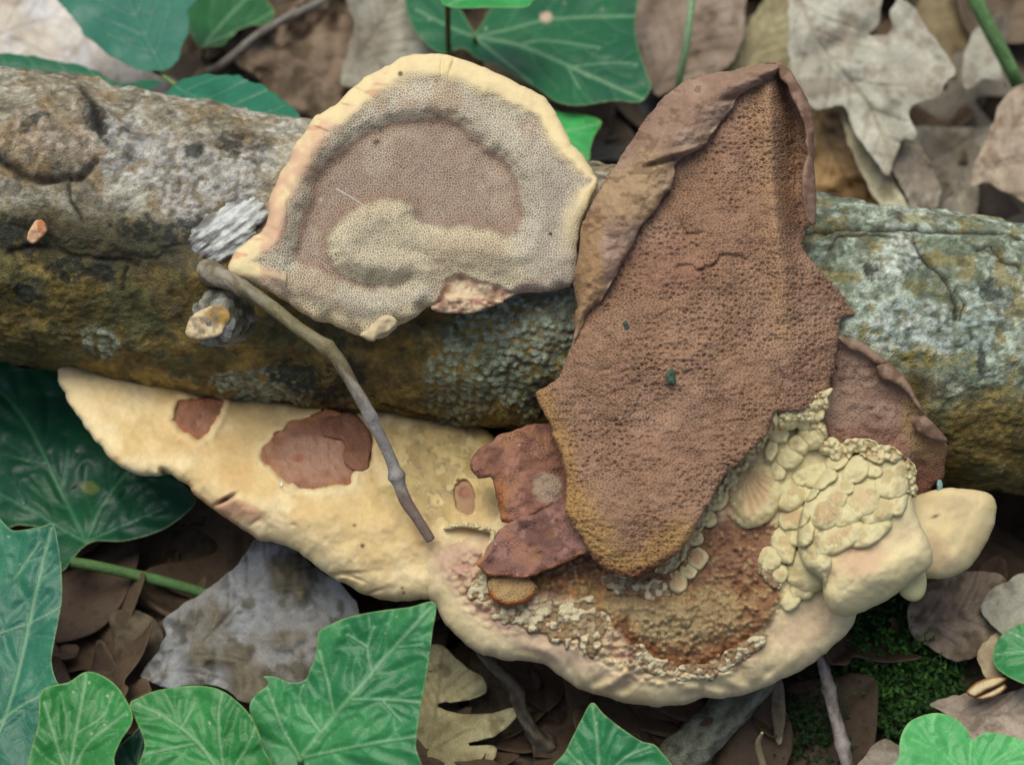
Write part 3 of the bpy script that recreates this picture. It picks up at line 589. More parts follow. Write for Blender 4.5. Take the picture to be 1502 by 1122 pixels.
# 3. rust-brown flap to the right of it
R5 = (1170, 300, 1502, 740)
def build_flap():
    root = thing('bracket_fungus', P(1290, 660, .034), 'ragged brown bracket fungus with puckered edge lying against the right part of the log', 'bracket fungus')
    out = zz(R5, 847, [(130, 480), (180, 498), (230, 515), (290, 555), (345, 595), (400, 655), (450, 740), (480, 790), (540, 860), (562, 890), (552, 960), (545, 1020), (500, 1065), (440, 1130), (380, 1150), (250, 1100), (100, 1060), (20, 980), (20, 800), (60, 620)])
    edge = smooth_loop(zz(R5, 847, [(130, 480), (230, 515), (345, 595), (400, 655), (450, 740), (480, 790), (540, 860), (562, 890)]), 5, 0, 0, False)
    base = lambda x, y: itp(y, [480, 560, 620, 680, 760], [.0445, .0455, .046, .045, .043]) - .00004 * np.maximum(x - 1330, 0)
    def wf(x, y, d):
        de, _ = pdist(np.stack([x, y], 1), edge, False)
        return base(x, y) + .0020 * np.exp(-(de / 14) ** 2) + .003 * (fbm(x, y, 40, 3, 61) - .5) + .0018 * (fbm(x, y, 11, 4, 62) - .5) - .0035 * ss(1330, 1350, x) * ss(650, 690, y)
    def colf(x, y, d):
        n = fbm(x, y, 34, 4, 63); c = mix(lin(128, 101, 84), lin(150, 123, 103), ss(.35, .65, n)); c = mix(c, lin(138, 96, 78), .75 * ss(610, 650, y) * ss(.3, .6, n + .15)); c = mix(c, lin(155, 127, 85), .7 * blend(x, y, 1352, 640, 26, 60, -.3, .5, 6)); return mix(c, lin(96, 56, 42), .6 * ss(660, 700, y) * ss(1320, 1345, x))
    sheet('cap', out, wf, colf, 'brown_flesh', root, 2.2, .008, 8, 4, 6, pore=lambda x, y, d: 0 * x + .5)
    for k, pts in enumerate(([(295, 605), (330, 590), (352, 600), (405, 655), (455, 740), (478, 785), (455, 770), (410, 705), (360, 670), (310, 650)], [(425, 800), (470, 790), (500, 810), (545, 862), (562, 890), (520, 885), (470, 868), (435, 835)], [(150, 492), (230, 510), (300, 560), (340, 592), (300, 598), (240, 560), (180, 530)])):
        sheet('rolled_edge', zz(R5, 847, pts), lambda x, y, d: base(x, y) + .0048 + .001 * (fbm(x, y, 12, 3, 70 + k) - .5), lambda x, y, d: mix(lin(110, 85, 68), lin(140, 115, 95), ss(.35, .65, fbm(x, y, 14, 3, 71))), 'brown_flesh', root, 2.0, .0035, 9, 2, k, pore=lambda x, y, d: 0 * x)
build_flap()

# 4. long cream bracket under the left half of the log
RL = (60, 500, 700, 900)
LONG = zz(RL, 1502, [(58, 110), (62, 80), (90, 55), (140, 45), (250, 60), (400, 110), (600, 170), (850, 210), (1100, 230), (1400, 270)]) + [(705, 625), (740, 660), (752, 720), (750, 790), (700, 830), (650, 860), (628, 880)] + zz(RL, 1502, [(1310, 890), (1240, 898), (1150, 885), (1080, 855), (1000, 810), (930, 760), (850, 705), (760, 685), (700, 650), (620, 600), (560, 555), (520, 515), (490, 490), (440, 455), (410, 465), (330, 460), (260, 420), (200, 360), (150, 290), (100, 220), (65, 150)])
def longw(x, y):
    top = 532 + (x - 85) * .185                                          # underside of the log in the photograph
    return .0 + .036 * ss(-45, 170, y - top) + .010 * ss(300, 620, x)
def build_long():
    root = thing('bracket_fungus', P(350, 620, .012), 'long cream-yellow bracket fungus with smooth swollen edge along the underside of the log', 'bracket fungus')
    PA = smooth_loop(zz(RL, 1502, [(458, 250), (475, 210), (540, 195), (620, 205), (622, 250), (600, 280), (570, 325), (540, 338), (490, 312), (462, 285)]), 5, 6, 4)
    PB = smooth_loop(zz(RL, 1502, [(765, 390), (790, 345), (850, 290), (920, 255), (1000, 235), (1080, 240), (1130, 300), (1136, 380), (1118, 438), (1075, 450), (1055, 488), (990, 502), (900, 506), (830, 478), (785, 435)]), 5, 7, 5)
    PC = smooth_loop([(668, 722), (672, 706), (686, 702), (696, 716), (698, 738), (690, 752), (676, 752), (668, 740)], 4, 4, 6)
    lm = {}
    def psd(x, y):
        if len(x) not in lm:
            q = np.stack([x, y], 1); v = np.full(len(x), -99.0); m = (x > 230) & (x < 730) & (y < 790)
            v[m] = np.maximum(np.maximum(sdf(q[m], PA), sdf(q[m], PB)), sdf(q[m], PC)); lm[len(x)] = v
        return lm[len(x)]
    def wf(x, y, d):
        ps = psd(x, y); w = longw(x, y) - .0040 * ss(-2, 5, ps + 5 * (fbm(x, y, 9, 3, 3) - .5)) + .0012 * np.exp(-((ps + 7) / 6) ** 2) * ss(640, 600, x) * (.3 + 1.2 * fbm(x, y, 20, 2, 9)); w += .0040 * (fbm(x, y, 90, 3, 81) - .5) + .0015 * (fbm(x, y, 34, 3, 82) - .5) + .0005 * (fbm(x, y, 9, 3, 80) - .5)
        w += .0022 * (fbm(x, y, 20, 4, 83) - .5) * ss(520, 600, x) * ss(800, 740, y)
        for (cx, cy, rx, ry, a, dp) in ((330, 733, 17, 3, -.5, .0035), (240, 693, 8, 5, .8, .002), (505, 842, 24, 3, -.1, .0012), (517, 846, 18, 2.4, .4, .001), (548, 868, 14, 2, -.3, .0008), (430, 770, 5, 3, 0, .0006), (375, 765, 9, 3, -.6, .001)):
            w -= dp * np.exp(-blob(x, y, cx, cy, rx, ry, a) ** 2)
        return w - .0016 * np.sin(x / 9.) * ss(30, 8, d) * ss(220, 260, x) * ss(420, 360, x) * .5
    def colf(x, y, d):
        n = fbm(x, y, 50, 4, 84); c = mix(lin(212, 184, 130), lin(226, 204, 156), ss(.35, .65, n)); c = mix(c, lin(204, 164, 112), .45 * ss(.5, .68, fbm(x, y, 70, 3, 85)) * ss(70, 110, d + 60))
        c = mix(c, lin(232, 212, 164), .5 * ss(60, 20, d) * ss(700, 740, y)); c = mix(c, lin(206, 156, 122), .8 * blend(x, y, 352, 748, 34, 14, .3, .5, 3)); c = mix(c, lin(190, 124, 76), .7 * ss(8, 2, d) * ss(250, 300, x) * ss(420, 360, x))
        g = blend(x, y, 650, 690, 62, 70, .4, .5, 5, .4); net = fbm(x, y, 15, 4, 86); c = mix(c, mix(lin(171, 149, 104), lin(196, 178, 126), ss(.4, .6, net)), g * .85); c = mix(c, lin(125, 111, 88), .6 * g * ss(.06, 0, np.abs(net - .5)))
        for (cx, cy, rx, ry, a) in ((330, 733, 15, 3, -.5), (240, 693, 7, 4, .8)): c = mix(c, lin(81, 53, 29), .9 * np.exp(-blob(x, y, cx, cy, rx, ry, a) ** 2))
        for (cx, cy) in ((590, 862), (592, 869), (520, 770)): c = mix(c, lin(65, 45, 24), .9 * np.exp(-blob(x, y, cx, cy, 2.6, 2.2) ** 2))
        c = c * (.90 + .2 * fbm(x, y, 9, 4, 89, .6)[:, None]); c = specks(x, y, c, 11, 46, .08, size=.07); ps = psd(x, y); c = mix(c, lin(230, 216, 172), .25 * np.exp(-((ps + 6) / 5) ** 2) * ss(640, 600, x)); c = mix(c, lin(146, 98, 74), .8 * ss(-1, 3, ps))
        return mix(c, lin(155, 139, 72), .35 * ss(.55, .7, fbm(x, y, 18, 4, 88)) * ss(480, 560, x) * ss(780, 720, y))
    sheet('cap', LONG, wf, colf, 'cream_flesh', root, 2.2, lambda x, y, d: .012 + .004 * ss(0, 60, d), 42, 3, 4, pore=lambda x, y, d: 0 * x + .25)
    bw = lambda o, s_: (lambda x, y, d: longw(x, y) + o + .0026 * (fbm(x, y, 30, 3, s_) - .5) + .0014 * (fbm(x, y, 9, 3, s_ + 1) - .5))
    bc = lambda s_: (lambda x, y, d: mix(mix(lin(141, 100, 78), lin(163, 124, 100), ss(.35, .65, fbm(x, y, 30, 4, s_))), lin(172, 108, 66), .6 * ss(12, 3, d)))
    grow = lambda p, k_: [tuple(t) for t in (np.array(p) - np.array(p).mean(0)) * k_ + np.array(p).mean(0)]
    a = zz(RL, 1502, [(455, 250), (475, 215), (540, 205), (620, 215), (625, 250), (600, 280), (570, 325), (540, 340), (490, 310), (460, 285)])
    sheet('brown_patch', grow(a, 1.12), bw(-.0012, 90), bc(91), 'brown_flesh', root, 2.0, .004, 3, 5, 4, pore=lambda x, y, d: 0 * x + .2)['label'] = 'small brown patch near the log'
    b = zz(RL, 1502, [(760, 380), (790, 340), (850, 290), (920, 265), (1000, 250), (1040, 280), (1050, 400), (1070, 440), (1060, 485), (990, 505), (900, 512), (830, 480), (790, 430)])
    def bcol(x, y, d):
        c = bc(92)(x, y, d); c = mix(c, lin(167, 133, 113), .6 * blend(x, y, 470, 668, 60, 26, .1, .3, 2)); return mix(c, lin(153, 95, 71), .8 * blend(x, y, 438, 672, 9, 7, 0, .4, 2))
    sheet('brown_patch', grow(b, 1.08), lambda x, y, d: bw(-.0012, 93)(x, y, d) + .0020 * np.exp(-blob(x, y, 455, 655, 55, 30) ** 2) - .0010 * np.exp(-blob(x, y, 438, 672, 8, 6) ** 2), bcol, 'brown_flesh', root, 2.0, .005, 3, 5, 5, pore=lambda x, y, d: 0 * x + .2)['label'] = 'large oval brown patch near the log'
    c = zz(RL, 1502, [(1000, 260), (1080, 255), (1130, 310), (1135, 380), (1120, 440), (1070, 440), (1040, 400), (1045, 350), (980, 330), (960, 290)])
    sheet('brown_patch', c, bw(.0012, 95), lambda x, y, d: mix(lin(112, 76, 58), lin(141, 100, 79), fbm(x, y, 16, 3, 3)), 'brown_flesh', root, 2.0, .006, 8, 4, 6, pore=lambda x, y, d: 0 * x + .3)['label'] = 'dark brown piece beside the twig'
    r3 = (460, 420, 860, 820)
    e = zz(r3, 1122, [(580, 860), (590, 800), (640, 785), (665, 830), (670, 890), (650, 940), (610, 940), (585, 910)])
    sheet('brown_patch', grow(e, 1.15), lambda x, y, d: longw(x, y) - .0008 - .0008 * ss(5, 9, 14 - blob(x, y, 682, 722, 1, 1)), lambda x, y, d: mix(lin(166, 133, 102), lin(150, 110, 90), blend(x, y, 681, 722, 12, 10, 0, .3, 3)), 'brown_flesh', root, 2.0, .003, 8, 5, 6, pore=lambda x, y, d: 0 * x)['label'] = 'pinkish square patch'
build_long()

# 5. broad cream shelf with crusty brown middle, fans and granules
R6 = (600, 740, 1100, 1050); R8 = (1000, 880, 1502, 1122); RZ = (940, 520, 1400, 900)
SHELF = zz(R6, 1502, [(380, 60), (300, 85), (220, 90), (150, 110), (100, 160), (40, 210), (25, 270), (40, 340), (70, 400), (120, 450), (150, 520), (200, 570), (280, 640), (400, 680), (540, 690), (610, 710), (660, 750), (730, 800), (800, 830), (900, 860), (1000, 880), (1100, 890), (1200, 885), (1255, 868)]) + zz(R8, 1502, [(90, 425), (170, 432), (280, 415), (360, 385), (430, 350), (520, 310), (600, 255), (680, 190), (740, 120), (770, 60)]) + [(1270, 860), (1290, 800), (1320, 740), (1325, 690), (1290, 660), (1200, 640), (1150, 600), (1125, 552), (1060, 600), (950, 640), (850, 660), (760, 700)]
def shelfw(x, y):
    w = itp(y, [540, 600, 650, 700, 760, 850, 950, 1040], [.050, .0485, .047, .046, .0475, .0515, .0535, .0505])
    return w + .004 * ss(1000, 1250, x) * ss(950, 800, y) - .004 * ss(760, 610, x)
def build_shelf():
    root = thing('bracket_fungus', P(1000, 700, .030), 'broad cream shelf fungus with crusty brown middle and overlapping fan lobes below the log', 'bracket fungus')
    brown = smooth_loop([(872, 795), (930, 820), (1000, 800), (1040, 770), (1085, 768), (1140, 764), (1148, 790), (1122, 812), (1120, 830), (1140, 838), (1150, 862), (1144, 886), (1124, 921), (1081, 953), (1038, 977), (1001, 982), (958, 969), (920, 942), (899, 915), (867, 888), (800, 876), (745, 868), (720, 850), (760, 830), (830, 812)], 5, 8, 6)
    memo = {}
    def fb(x, y):
        if len(x) not in memo: memo[len(x)] = sdf(np.stack([x, y], 1), brown)
        return memo[len(x)]
    def wf(x, y, d):
        ds = fb(x, y); w = shelfw(x, y) + .0022 * (fbm(x, y, 90, 3, 101) - .5)
        rag = fbm(x, y, 15, 4, 103); zone = ss(150, 70, d) * ss(28, 60, d) * ss(1130, 1050, x) + ss(8, 30, ds)
        w += .0038 * (rag - .5) * np.clip(zone, .12, 1) + .0016 * (fbm(x, y, 6, 3, 104) - .5) * np.clip(zone, .05, 1)
        wd_, wi_ = worley(x, y * 1.25, 15, 31); fr = ss(.75, .1, wd_) * (.35 + .65 * wi_); w += .0024 * fr * ss(-70, -30, ds) * ss(6, -8, ds) * ss(1120, 1060, x) * ss(26, 40, d)
        wd_, wi_ = worley(x, y, 8, 33); w += .0011 * ss(.7, .1, wd_) * wi_ * ss(-14, 0, ds)
        w += .0030 * ss(-4, 10, ds) * ss(860, 900, y) * ss(960, 900, y + 0 * x) - .0006
        ang = np.arctan2(y - 780, x - 960); w += .0016 * np.sin(ang * 26 + 22 * fbm(x, y, 130, 2, 5)) * ss(.35, .7, fbm(x, y, 60, 2, 6)) * ss(70, 30, d) * ss(6, 20, d) * ss(930, 970, y)
        w -= .0022 * np.exp(-((x - 1030) / 4.) ** 2) * ss(990, 1010, y); w -= .0010 * np.exp(-((x - 843 - .5 * (y - 990)) / 7.) ** 2) * ss(950, 1000, y)
        return w
    def colf(x, y, d):
        ds = fb(x, y); n = fbm(x, y, 46, 4, 105); rag = fbm(x, y, 15, 4, 103); n3 = fbm(x, y, 6, 3, 107)
        c = mix(lin(226, 208, 164), lin(216, 196, 150), n); mot = mix(lin(160, 123, 98), lin(196, 168, 136), ss(.38, .62, rag)); mot = mix(mot, lin(151, 130, 109), .6 * ss(.5, .65, fbm(x, y, 24, 4, 108)))
        inner = ss(30, 62, d + 34 * (n - .5)); c = mix(c, mot, inner * ss(1160, 1060, x)); c = mix(c, lin(204, 192, 146), ss(1100, 1180, x) * ss(900, 840, y) * .8); c = mix(c, lin(187, 157, 133), .5 * blend(x, y, 1180, 920, 60, 30, -.6, .5, 4))
        b = mix(lin(136, 99, 70), lin(168, 134, 93), ss(.35, .65, rag)); b = mix(b, lin(175, 155, 109), .75 * ss(.48, .64, fbm(x, y, 70, 3, 109)) * ss(860, 890, y)); b = mix(b, lin(138, 100, 81), .7 * ss(870, 830, y)); b = mix(b, lin(118, 70, 40), .85 * ss(24, 8, ds) * ss(900, 940, y)); b = mix(b, lin(160, 135, 82), .6 * ss(940, 860, x) * ss(.4, .6, n)); b = mix(b, lin(172, 104, 58), .5 * ss(960, 860, x) * ss(.55, .65, rag))
        c = mix(c, lin(178, 140, 122), .7 * blend(x, y, 672, 822, 44, 46, .3, .6, 12, .5)); c = mix(c, lin(186, 150, 136), .5 * blend(x, y, 800, 945, 110, 16, .45, .7, 13, .5))
        b = mix(b, lin(170, 152, 112), .75 * blend(x, y, 965, 905, 62, 30, .3, .7, 14, .4)); b = mix(b, lin(164, 146, 106), .65 * blend(x, y, 1055, 895, 46, 40, -.6, .7, 15, .4))
        wd_, wi_ = worley(x, y * 1.25, 15, 31); fr = ss(.75, .15, wd_) * (wi_ > .35); c = mix(c, mix(lin(172, 141, 110), lin(212, 196, 156), wi_), .55 * fr * inner * ss(1160, 1060, x))
        wd_, wi_ = worley(x, y, 8, 33); b = mix(b, lin(188, 171, 124), .5 * ss(.5, .2, wd_) * ss(.7, .9, wi_)); b = mix(b, lin(89, 57, 33), .5 * ss(.55, .8, wd_))
        c = specks(x, y, c, 21, 34, .08)
        return mix(c, b, ss(-5, 8, ds + 10 * (rag - .5))) * (.86 + .28 * n3[:, None])
    sheet('shelf', SHELF, wf, colf, 'cream_flesh', root, 2.1, lambda x, y, d: .012 + .012 * ss(20, 140, d) + .012 * ss(850, 700, y) * ss(10, 80, d), 40, 3, 7, pore=lambda x, y, d: .18 + .8 * ss(-4, 8, fb(x, y)))
    # swollen right lobe overlapping the shelf
    lobe = [(1208, 872), (1206, 850), (1180, 830), (1170, 790), (1180, 740), (1210, 690), (1250, 668), (1290, 664), (1322, 672), (1332, 700), (1338, 735), (1350, 768), (1364, 796), (1368, 820), (1357, 838), (1340, 850), (1314, 872), (1280, 890), (1250, 902), (1232, 904), (1216, 893)]
    def lwf(x, y, d):
        return shelfw(x, y) + .0105 - .005 * ss(760, 680, y) + .003 * (fbm(x, y, 60, 3, 111) - .5) + .0012 * (fbm(x, y, 18, 3, 112) - .5) + .003 * np.exp(-blob(x, y, 1280, 835, 90, 40, -.4) ** 2)
    def lcol(x, y, d):
        n = fbm(x, y, 40, 4, 113); c = mix(lin(212, 198, 154), lin(222, 204, 154), n); c = mix(c, lin(198, 162, 132), .75 * blend(x, y, 1262, 822, 44, 22, -.3, .6, 6, .5)); c = mix(c, lin(188, 167, 134), .6 * blend(x, y, 1300, 785, 40, 18, -.2, .6, 7, .5)); return mix(c, lin(192, 186, 140), .6 * ss(780, 700, y))
    sheet('swollen_lobe', lobe, lwf, lcol, 'cream_flesh', root, 2.2, .012, 36, 2, 8, pore=lambda x, y, d: 0 * x + .15)
    nub = [(1318, 866), (1322, 838), (1345, 825), (1358, 842), (1358, 866), (1350, 879), (1338, 882), (1326, 877)]
    sheet('nub', nub, lambda x, y, d: .0545 + 0 * x, lambda x, y, d: lin(206, 196, 146), 'cream_flesh', root, 2.0, .008, 16, 0, 8, pore=lambda x, y, d: 0 * x)
    disc = [(714, 860), (722, 848), (745, 843), (772, 846), (786, 858), (784, 874), (768, 884), (742, 887), (722, 878)]
    sheet('small_disc', disc, lambda x, y, d: shelfw(x, y) + .0065 + .001 * (fbm(x, y, 14, 3, 4) - .5), lambda x, y, d: mix(mix(lin(159, 126, 81), lin(178, 149, 102), fbm(x, y, 16, 3, 4)), lin(170, 92, 40), ss(8, 3, d) * ss(858, 872, y)), 'brown_flesh', root, 1.8, .006, 8, 2, 9, pore=lambda x, y, d: 0 * x + .5)
    lpoly = smooth_loop(lobe, 6)
    def surf(x, y):
        x = np.atleast_1d(np.asarray(x, float)); y = np.atleast_1d(np.asarray(y, float)); dl = sdf(np.stack([x, y], 1), lpoly); t = np.clip(dl / 36, 0, 1)
        s0 = shelfw(x, y); s1 = np.where(dl > 0, lwf(x, y, dl) + 36 * S * .85 * (np.sqrt(1 - (1 - t) ** 2) - 1), 0)
        return np.maximum(np.maximum(s0, s1), bigw(x, y) - .0035 - .004 * ss(1215, 1240, x) - .022 * ss(610, 690, y))
    # fan lobes, each hinged at its upper side
    fans = [(1106, 720, 40, 54, .35, 1), (1157, 723, 28, 25, 0, 0), (1163, 757, 28, 22, -.3, 1), (1211, 752, 31, 27, -.2, 1), (1262, 730, 31, 30, 0, 1), (1201, 696, 30, 24, 0, 0), (1157, 670, 20, 20, 0, 0), (1192, 637, 19, 23, 0, 0), (1140, 636, 15, 14, 0, 0), (1197, 603, 13, 19, 0, 0), (1306, 706, 27, 24, 0, 0), (1255, 690, 22, 18, 0, 0), (1172, 652, 15, 15, 0, 0), (1226, 676, 17, 15, 0, 0),
            (1150, 798, 19, 24, .2, 0), (1130, 818, 16, 19, .2, 0), (1143, 840, 13, 16, 0, 0), (1186, 828, 34, 38, 0, 0), (1212, 792, 29, 22, -.2, 0), (1052, 732, 15, 18, .3, 1), (1069, 705, 13, 15, .3, 0), (1038, 759, 12, 14, .3, 0), (1018, 788, 14, 13, 0, 0), (1022, 818, 17, 17, .3, 2), (994, 852, 15, 21, .4, 2), (1010, 836, 12, 13, 0, 0), (1085, 678, 12, 14, .3, 0), (1100, 664, 11, 12, .3, 0), (1160, 620, 11, 12, 0, 0), (1131, 660, 10, 20, .1, 0), (1176, 700, 14, 14, 0, 0), (1240, 712, 16, 14, 0, 0), (1140, 690, 14, 16, 0, 0), (1280, 690, 13, 12, 0, 0), (1133, 600, 7, 22, .1, 0), (1137, 570, 7, 14, .1, 0), (1205, 585, 6, 20, .3, 0), (1118, 750, 13, 18, .3, 0), (1090, 752, 14, 10, 0, 0), (1240, 752, 30, 26, .1, 0), (1285, 748, 30, 24, -.1, 0), (1312, 735, 22, 24, 0, 0), (1232, 785, 34, 24, -.2, 1), (1275, 780, 34, 22, -.2, 0), (1170, 780, 22, 18, 0, 0), (1180, 860, 26, 20, -.3, 0), (1160, 880, 20, 16, -.4, 0), (1320, 690, 14, 16, 0, 0), (1180, 722, 18, 16, 0, 0), (1228, 730, 18, 16, 0, 1), (1215, 655, 16, 12, 0, 0), (1180, 618, 14, 14, 0, 0)]
    for k, (cx, cy, rx, ry, a, st) in enumerate(fans):
        if k: rx, ry, a = rx * rng.uniform(.85, 1.2), ry * rng.uniform(.85, 1.2), a + rng.uniform(-.5, .5)
        t = np.linspace(0, 2 * np.pi, 28, endpoint=False); rj = 1 + .32 * (fbm(np.cos(t) * 2 + k, np.sin(t) * 2, 1.2, 2, k) - .5)
        ca, sa = math.cos(a), math.sin(a); ox, oy = np.cos(t) * rx * rj, np.sin(t) * ry * rj
        out = np.stack([cx + ox * ca - oy * sa, cy + ox * sa + oy * ca], 1)
        big = max(rx, ry); c_s = float(surf(cx, cy)[0]); am = .0021 * (big / 28) ** .8
        def fw(x, y, d, cx=cx, cy=cy, big=big, k=k, am=am, R_=min(rx, ry) * .55):
            return surf(x, y) + am * .45 + am * np.clip(((x - cx) * .5 + (y - cy) * .85) / big, -1, 1) + .0016 * (fbm(x, y, 14, 3, 120 + k) - .5) + .0009
        def fc(x, y, d, cx=cx, cy=cy, big=big, st=st, k=k):
            n = fbm(x, y, 18, 4, 150 + k); c = mix(lin(196, 186, 140), lin(214, 202, 156), n); c = mix(c, lin(174, 155, 112), .75 * ss(.45, .62, n) * ss(3, 9, d))
            if st:
                ang = np.arctan2(y - cy + big * .6, x - cx + big * .3); ray = .5 + .5 * np.sin(ang * 30 + 3 * n); core = ss(.20, .55, d / big) ; c = mix(c, mix(lin(172, 138, 103), lin(196, 164, 124), ray), core * (.8 if k == 0 else .45 if st == 1 else .9))
            return c
        sheet('fan_lobe', out, fw, fc, 'cream_flesh', root, 1.8 if big < 40 else 2.1, .0045, min(rx, ry) * .7, 0, k, raw=True, pore=lambda x, y, d: 0 * x + .1)
    # granules and frills joined
    paths = [([(1139, 548), (1134, 575), (1130, 610), (1118, 640), (1095, 664), (1070, 692), (1050, 722), (1034, 752), (1018, 775), (1006, 800), (985, 826), (960, 838)], 120, 7, .011, 6), ([(1139, 560), (1160, 608), (1195, 600), (1214, 572)], 40, 8, .012, 6), ([(1200, 652), (1230, 664), (1262, 652), (1285, 664), (1325, 668)], 60, 8, .009, 6), ([(1140, 632), (1170, 606), (1200, 625), (1205, 650)], 60, 8, .007, 6), ([(1332, 672), (1336, 700), (1342, 730)], 20, 5, .010, 5),
             ([(930, 945), (960, 975), (1000, 988), (1040, 984), (1085, 960), (1125, 928)], 150, 9, .0042, 5.5), ([(700, 838), (730, 862), (790, 900), (850, 910), (900, 930)], 130, 26, .0025, 7), ([(1125, 820), (1130, 845), (1146, 862)], 36, 8, .006, 6), ([(880, 848), (930, 862), (985, 872)], 80, 10, .005, 6), ([(650, 776), (675, 770), (700, 772), (722, 780), (716, 805), (705, 822)], 46, 1.2, .006, 3.2)]
    for k, (pts, cnt, sc, off, rad) in enumerate(paths):
        pl = smooth_loop(pts, 4, 0, 0, False); tn = np.gradient(pl, axis=0); tn /= np.linalg.norm(tn, axis=1)[:, None]; nr = np.stack([-tn[:, 1], tn[:, 0]], 1); ii = np.arange(len(pl)) * 4.0
        wl = (sc * 1.1 + 3) * (.35 + 1.3 * fbm(ii, ii * 0, 16, 3, k)); wr = (sc * 1.1 + 3) * (.35 + 1.3 * fbm(ii, ii * 0 + 50, 16, 3, k)); ends = np.minimum(1, np.minimum(ii, ii[::-1]) / 14 + .15)
        poly = np.concatenate([pl + nr * (wl * ends)[:, None], (pl - nr * (wr * ends)[:, None])[::-1]]); pale = 5 <= k <= 8
        def cw(x, y, d):
            wd_, wi_ = worley(x, y, rad * 1.5, 200 + k); w2, i2 = worley(x, y, rad * .8, 230 + k)
            return surf(x, y) + (.0002 if pale else .0009) + (.0013 if pale else .0020) * (rad / 6) * np.sqrt(np.clip(1 - (wd_ / .78) ** 2, 0, 1)) * (.15 + .85 * wi_) + .0009 * np.sqrt(np.clip(1 - (w2 / .8) ** 2, 0, 1)) * i2
        def cc(x, y, d):
            wd_, wi_ = worley(x, y, rad * 1.5, 200 + k); c = mix(lin(166, 145, 104), lin(208, 200, 156), np.clip(wi_ * .6 + .5 * ss(.6, .1, wd_), 0, 1)); c = mix(c, lin(136, 101, 72), .8 * ss(.45, .8, wd_) * (wi_ < .5))
            return mix(c, mix(lin(121, 93, 67), lin(196, 184, 152), ss(.35, .8, wi_)), .75) if pale else c
        tag(sheet('granules', poly, cw, cc, 'cream_flesh', root, 1.7, .0045, 6, 0, k, raw=True, pore=lambda x, y, d: 0 * x), kind='stuff')
build_shelf()

# 6. two brown brackets between the long cream one and the tall one
def small_brown(label, out, off, tilt, seed, c1, c2, extra=None, R=9):
    o = np.array(out); cx, cy = o.mean(0)
    root = thing('bracket_fungus', P(cx, cy, .040), label, 'bracket fungus')
    def wf(x, y, d): return off + tilt[0] * (x - cx) / 100 + tilt[1] * (y - cy) / 100 + .0045 * (fbm(x, y, 50, 3, seed) - .5) + .0016 * (fbm(x, y, 12, 4, seed + 1) - .5)
    def cf(x, y, d):
        c = mix(lin(*c1), lin(*c2), ss(.35, .65, fbm(x, y, 40, 4, seed + 2))); c = mix(c, .6 * lin(*c1), .7 * ss(.54, .68, fbm(x, y, 22, 4, seed + 7))); c = mix(c, lin(158, 112, 70), .35 * ss(.55, .7, fbm(x, y, 34, 3, seed + 9))); c = specks(x, y, c, seed, 30, .06); 
        return extra(x, y, d, c) if extra else c
    sheet('cap', out, wf, cf, 'brown_flesh', root, 2.0, .008, R, 4, seed, pore=lambda x, y, d: .2 + .5 * ss(.45, .6, fbm(x, y, 30, 3, seed)))
    return root
small_brown('smooth brown bracket fungus wedged under the log beside the tall rust-brown one', [(690, 672), (702, 660), (731, 641), (763, 630), (795, 621), (825, 630), (850, 680), (850, 740), (813, 740), (792, 752), (770, 762), (745, 766), (734, 760), (727, 723), (717, 702), (702, 702), (692, 686)], .0520, (.003, .004), 131, (128, 88, 70), (148, 106, 86),
            lambda x, y, d, c: mix(mix(c, lin(160, 98, 48), .7 * np.exp(-(((x - 732) - .1 * (y - 700)) / 7) ** 2) * ss(690, 720, y)), lin(159, 140, 119), .75 * blend(x, y, 802, 716, 20, 18, .4, .5, 4)))
small_brown('flat red-brown bracket fungus with thin orange edge lying on the cream shelf', [(698, 828), (713, 807), (733, 777), (752, 762), (786, 752), (830, 730), (860, 740), (868, 780), (873, 803), (853, 815), (826, 828), (793, 840), (760, 847), (733, 845), (712, 838)], .0595, (.002, .004), 137, (122, 86, 74), (142, 104, 92),
            lambda x, y, d, c: mix(c, lin(188, 122, 84), .8 * ss(6, 2, d) * ss(800, 820, y + .25 * (x - 700))), 7)

# 7. small cream lobe at the right end
LOBE = [(1310, 760), (1325, 735), (1354, 723), (1386, 716), (1418, 716), (1450, 722), (1461, 739), (1458, 768), (1446, 798), (1424, 830), (1397, 846), (1364, 849), (1335, 838), (1305, 800)]
root = thing('bracket_fungus', P(1370, 740, .030), 'small smooth cream bracket fungus beside the swollen shelf under the right of the log', 'bracket fungus')
def lc(x, y, d):
    c = mix(lin(222, 204, 156), lin(212, 188, 138), fbm(x, y, 40, 4, 141)); c = mix(c, lin(173, 148, 119), .7 * blend(x, y, 1372, 810, 22, 24, 0, .6, 4, .5)); c = mix(c, lin(178, 156, 124), .5 * blend(x, y, 1390, 736, 30, 10, 0, .6, 5, .5)); return mix(c, lin(67, 49, 28), .9 * np.exp(-blob(x, y, 1372, 757, 6, 2.2, -.4) ** 2))
sheet('cap', LOBE, lambda x, y, d: .046 + .003 * ss(720, 840, y) - .006 * ss(1380, 1470, x) + .002 * (fbm(x, y, 40, 3, 142) - .5), lc, 'cream_flesh', root, 2.2, .016, 34, 2, 5, pore=lambda x, y, d: 0 * x + .15)

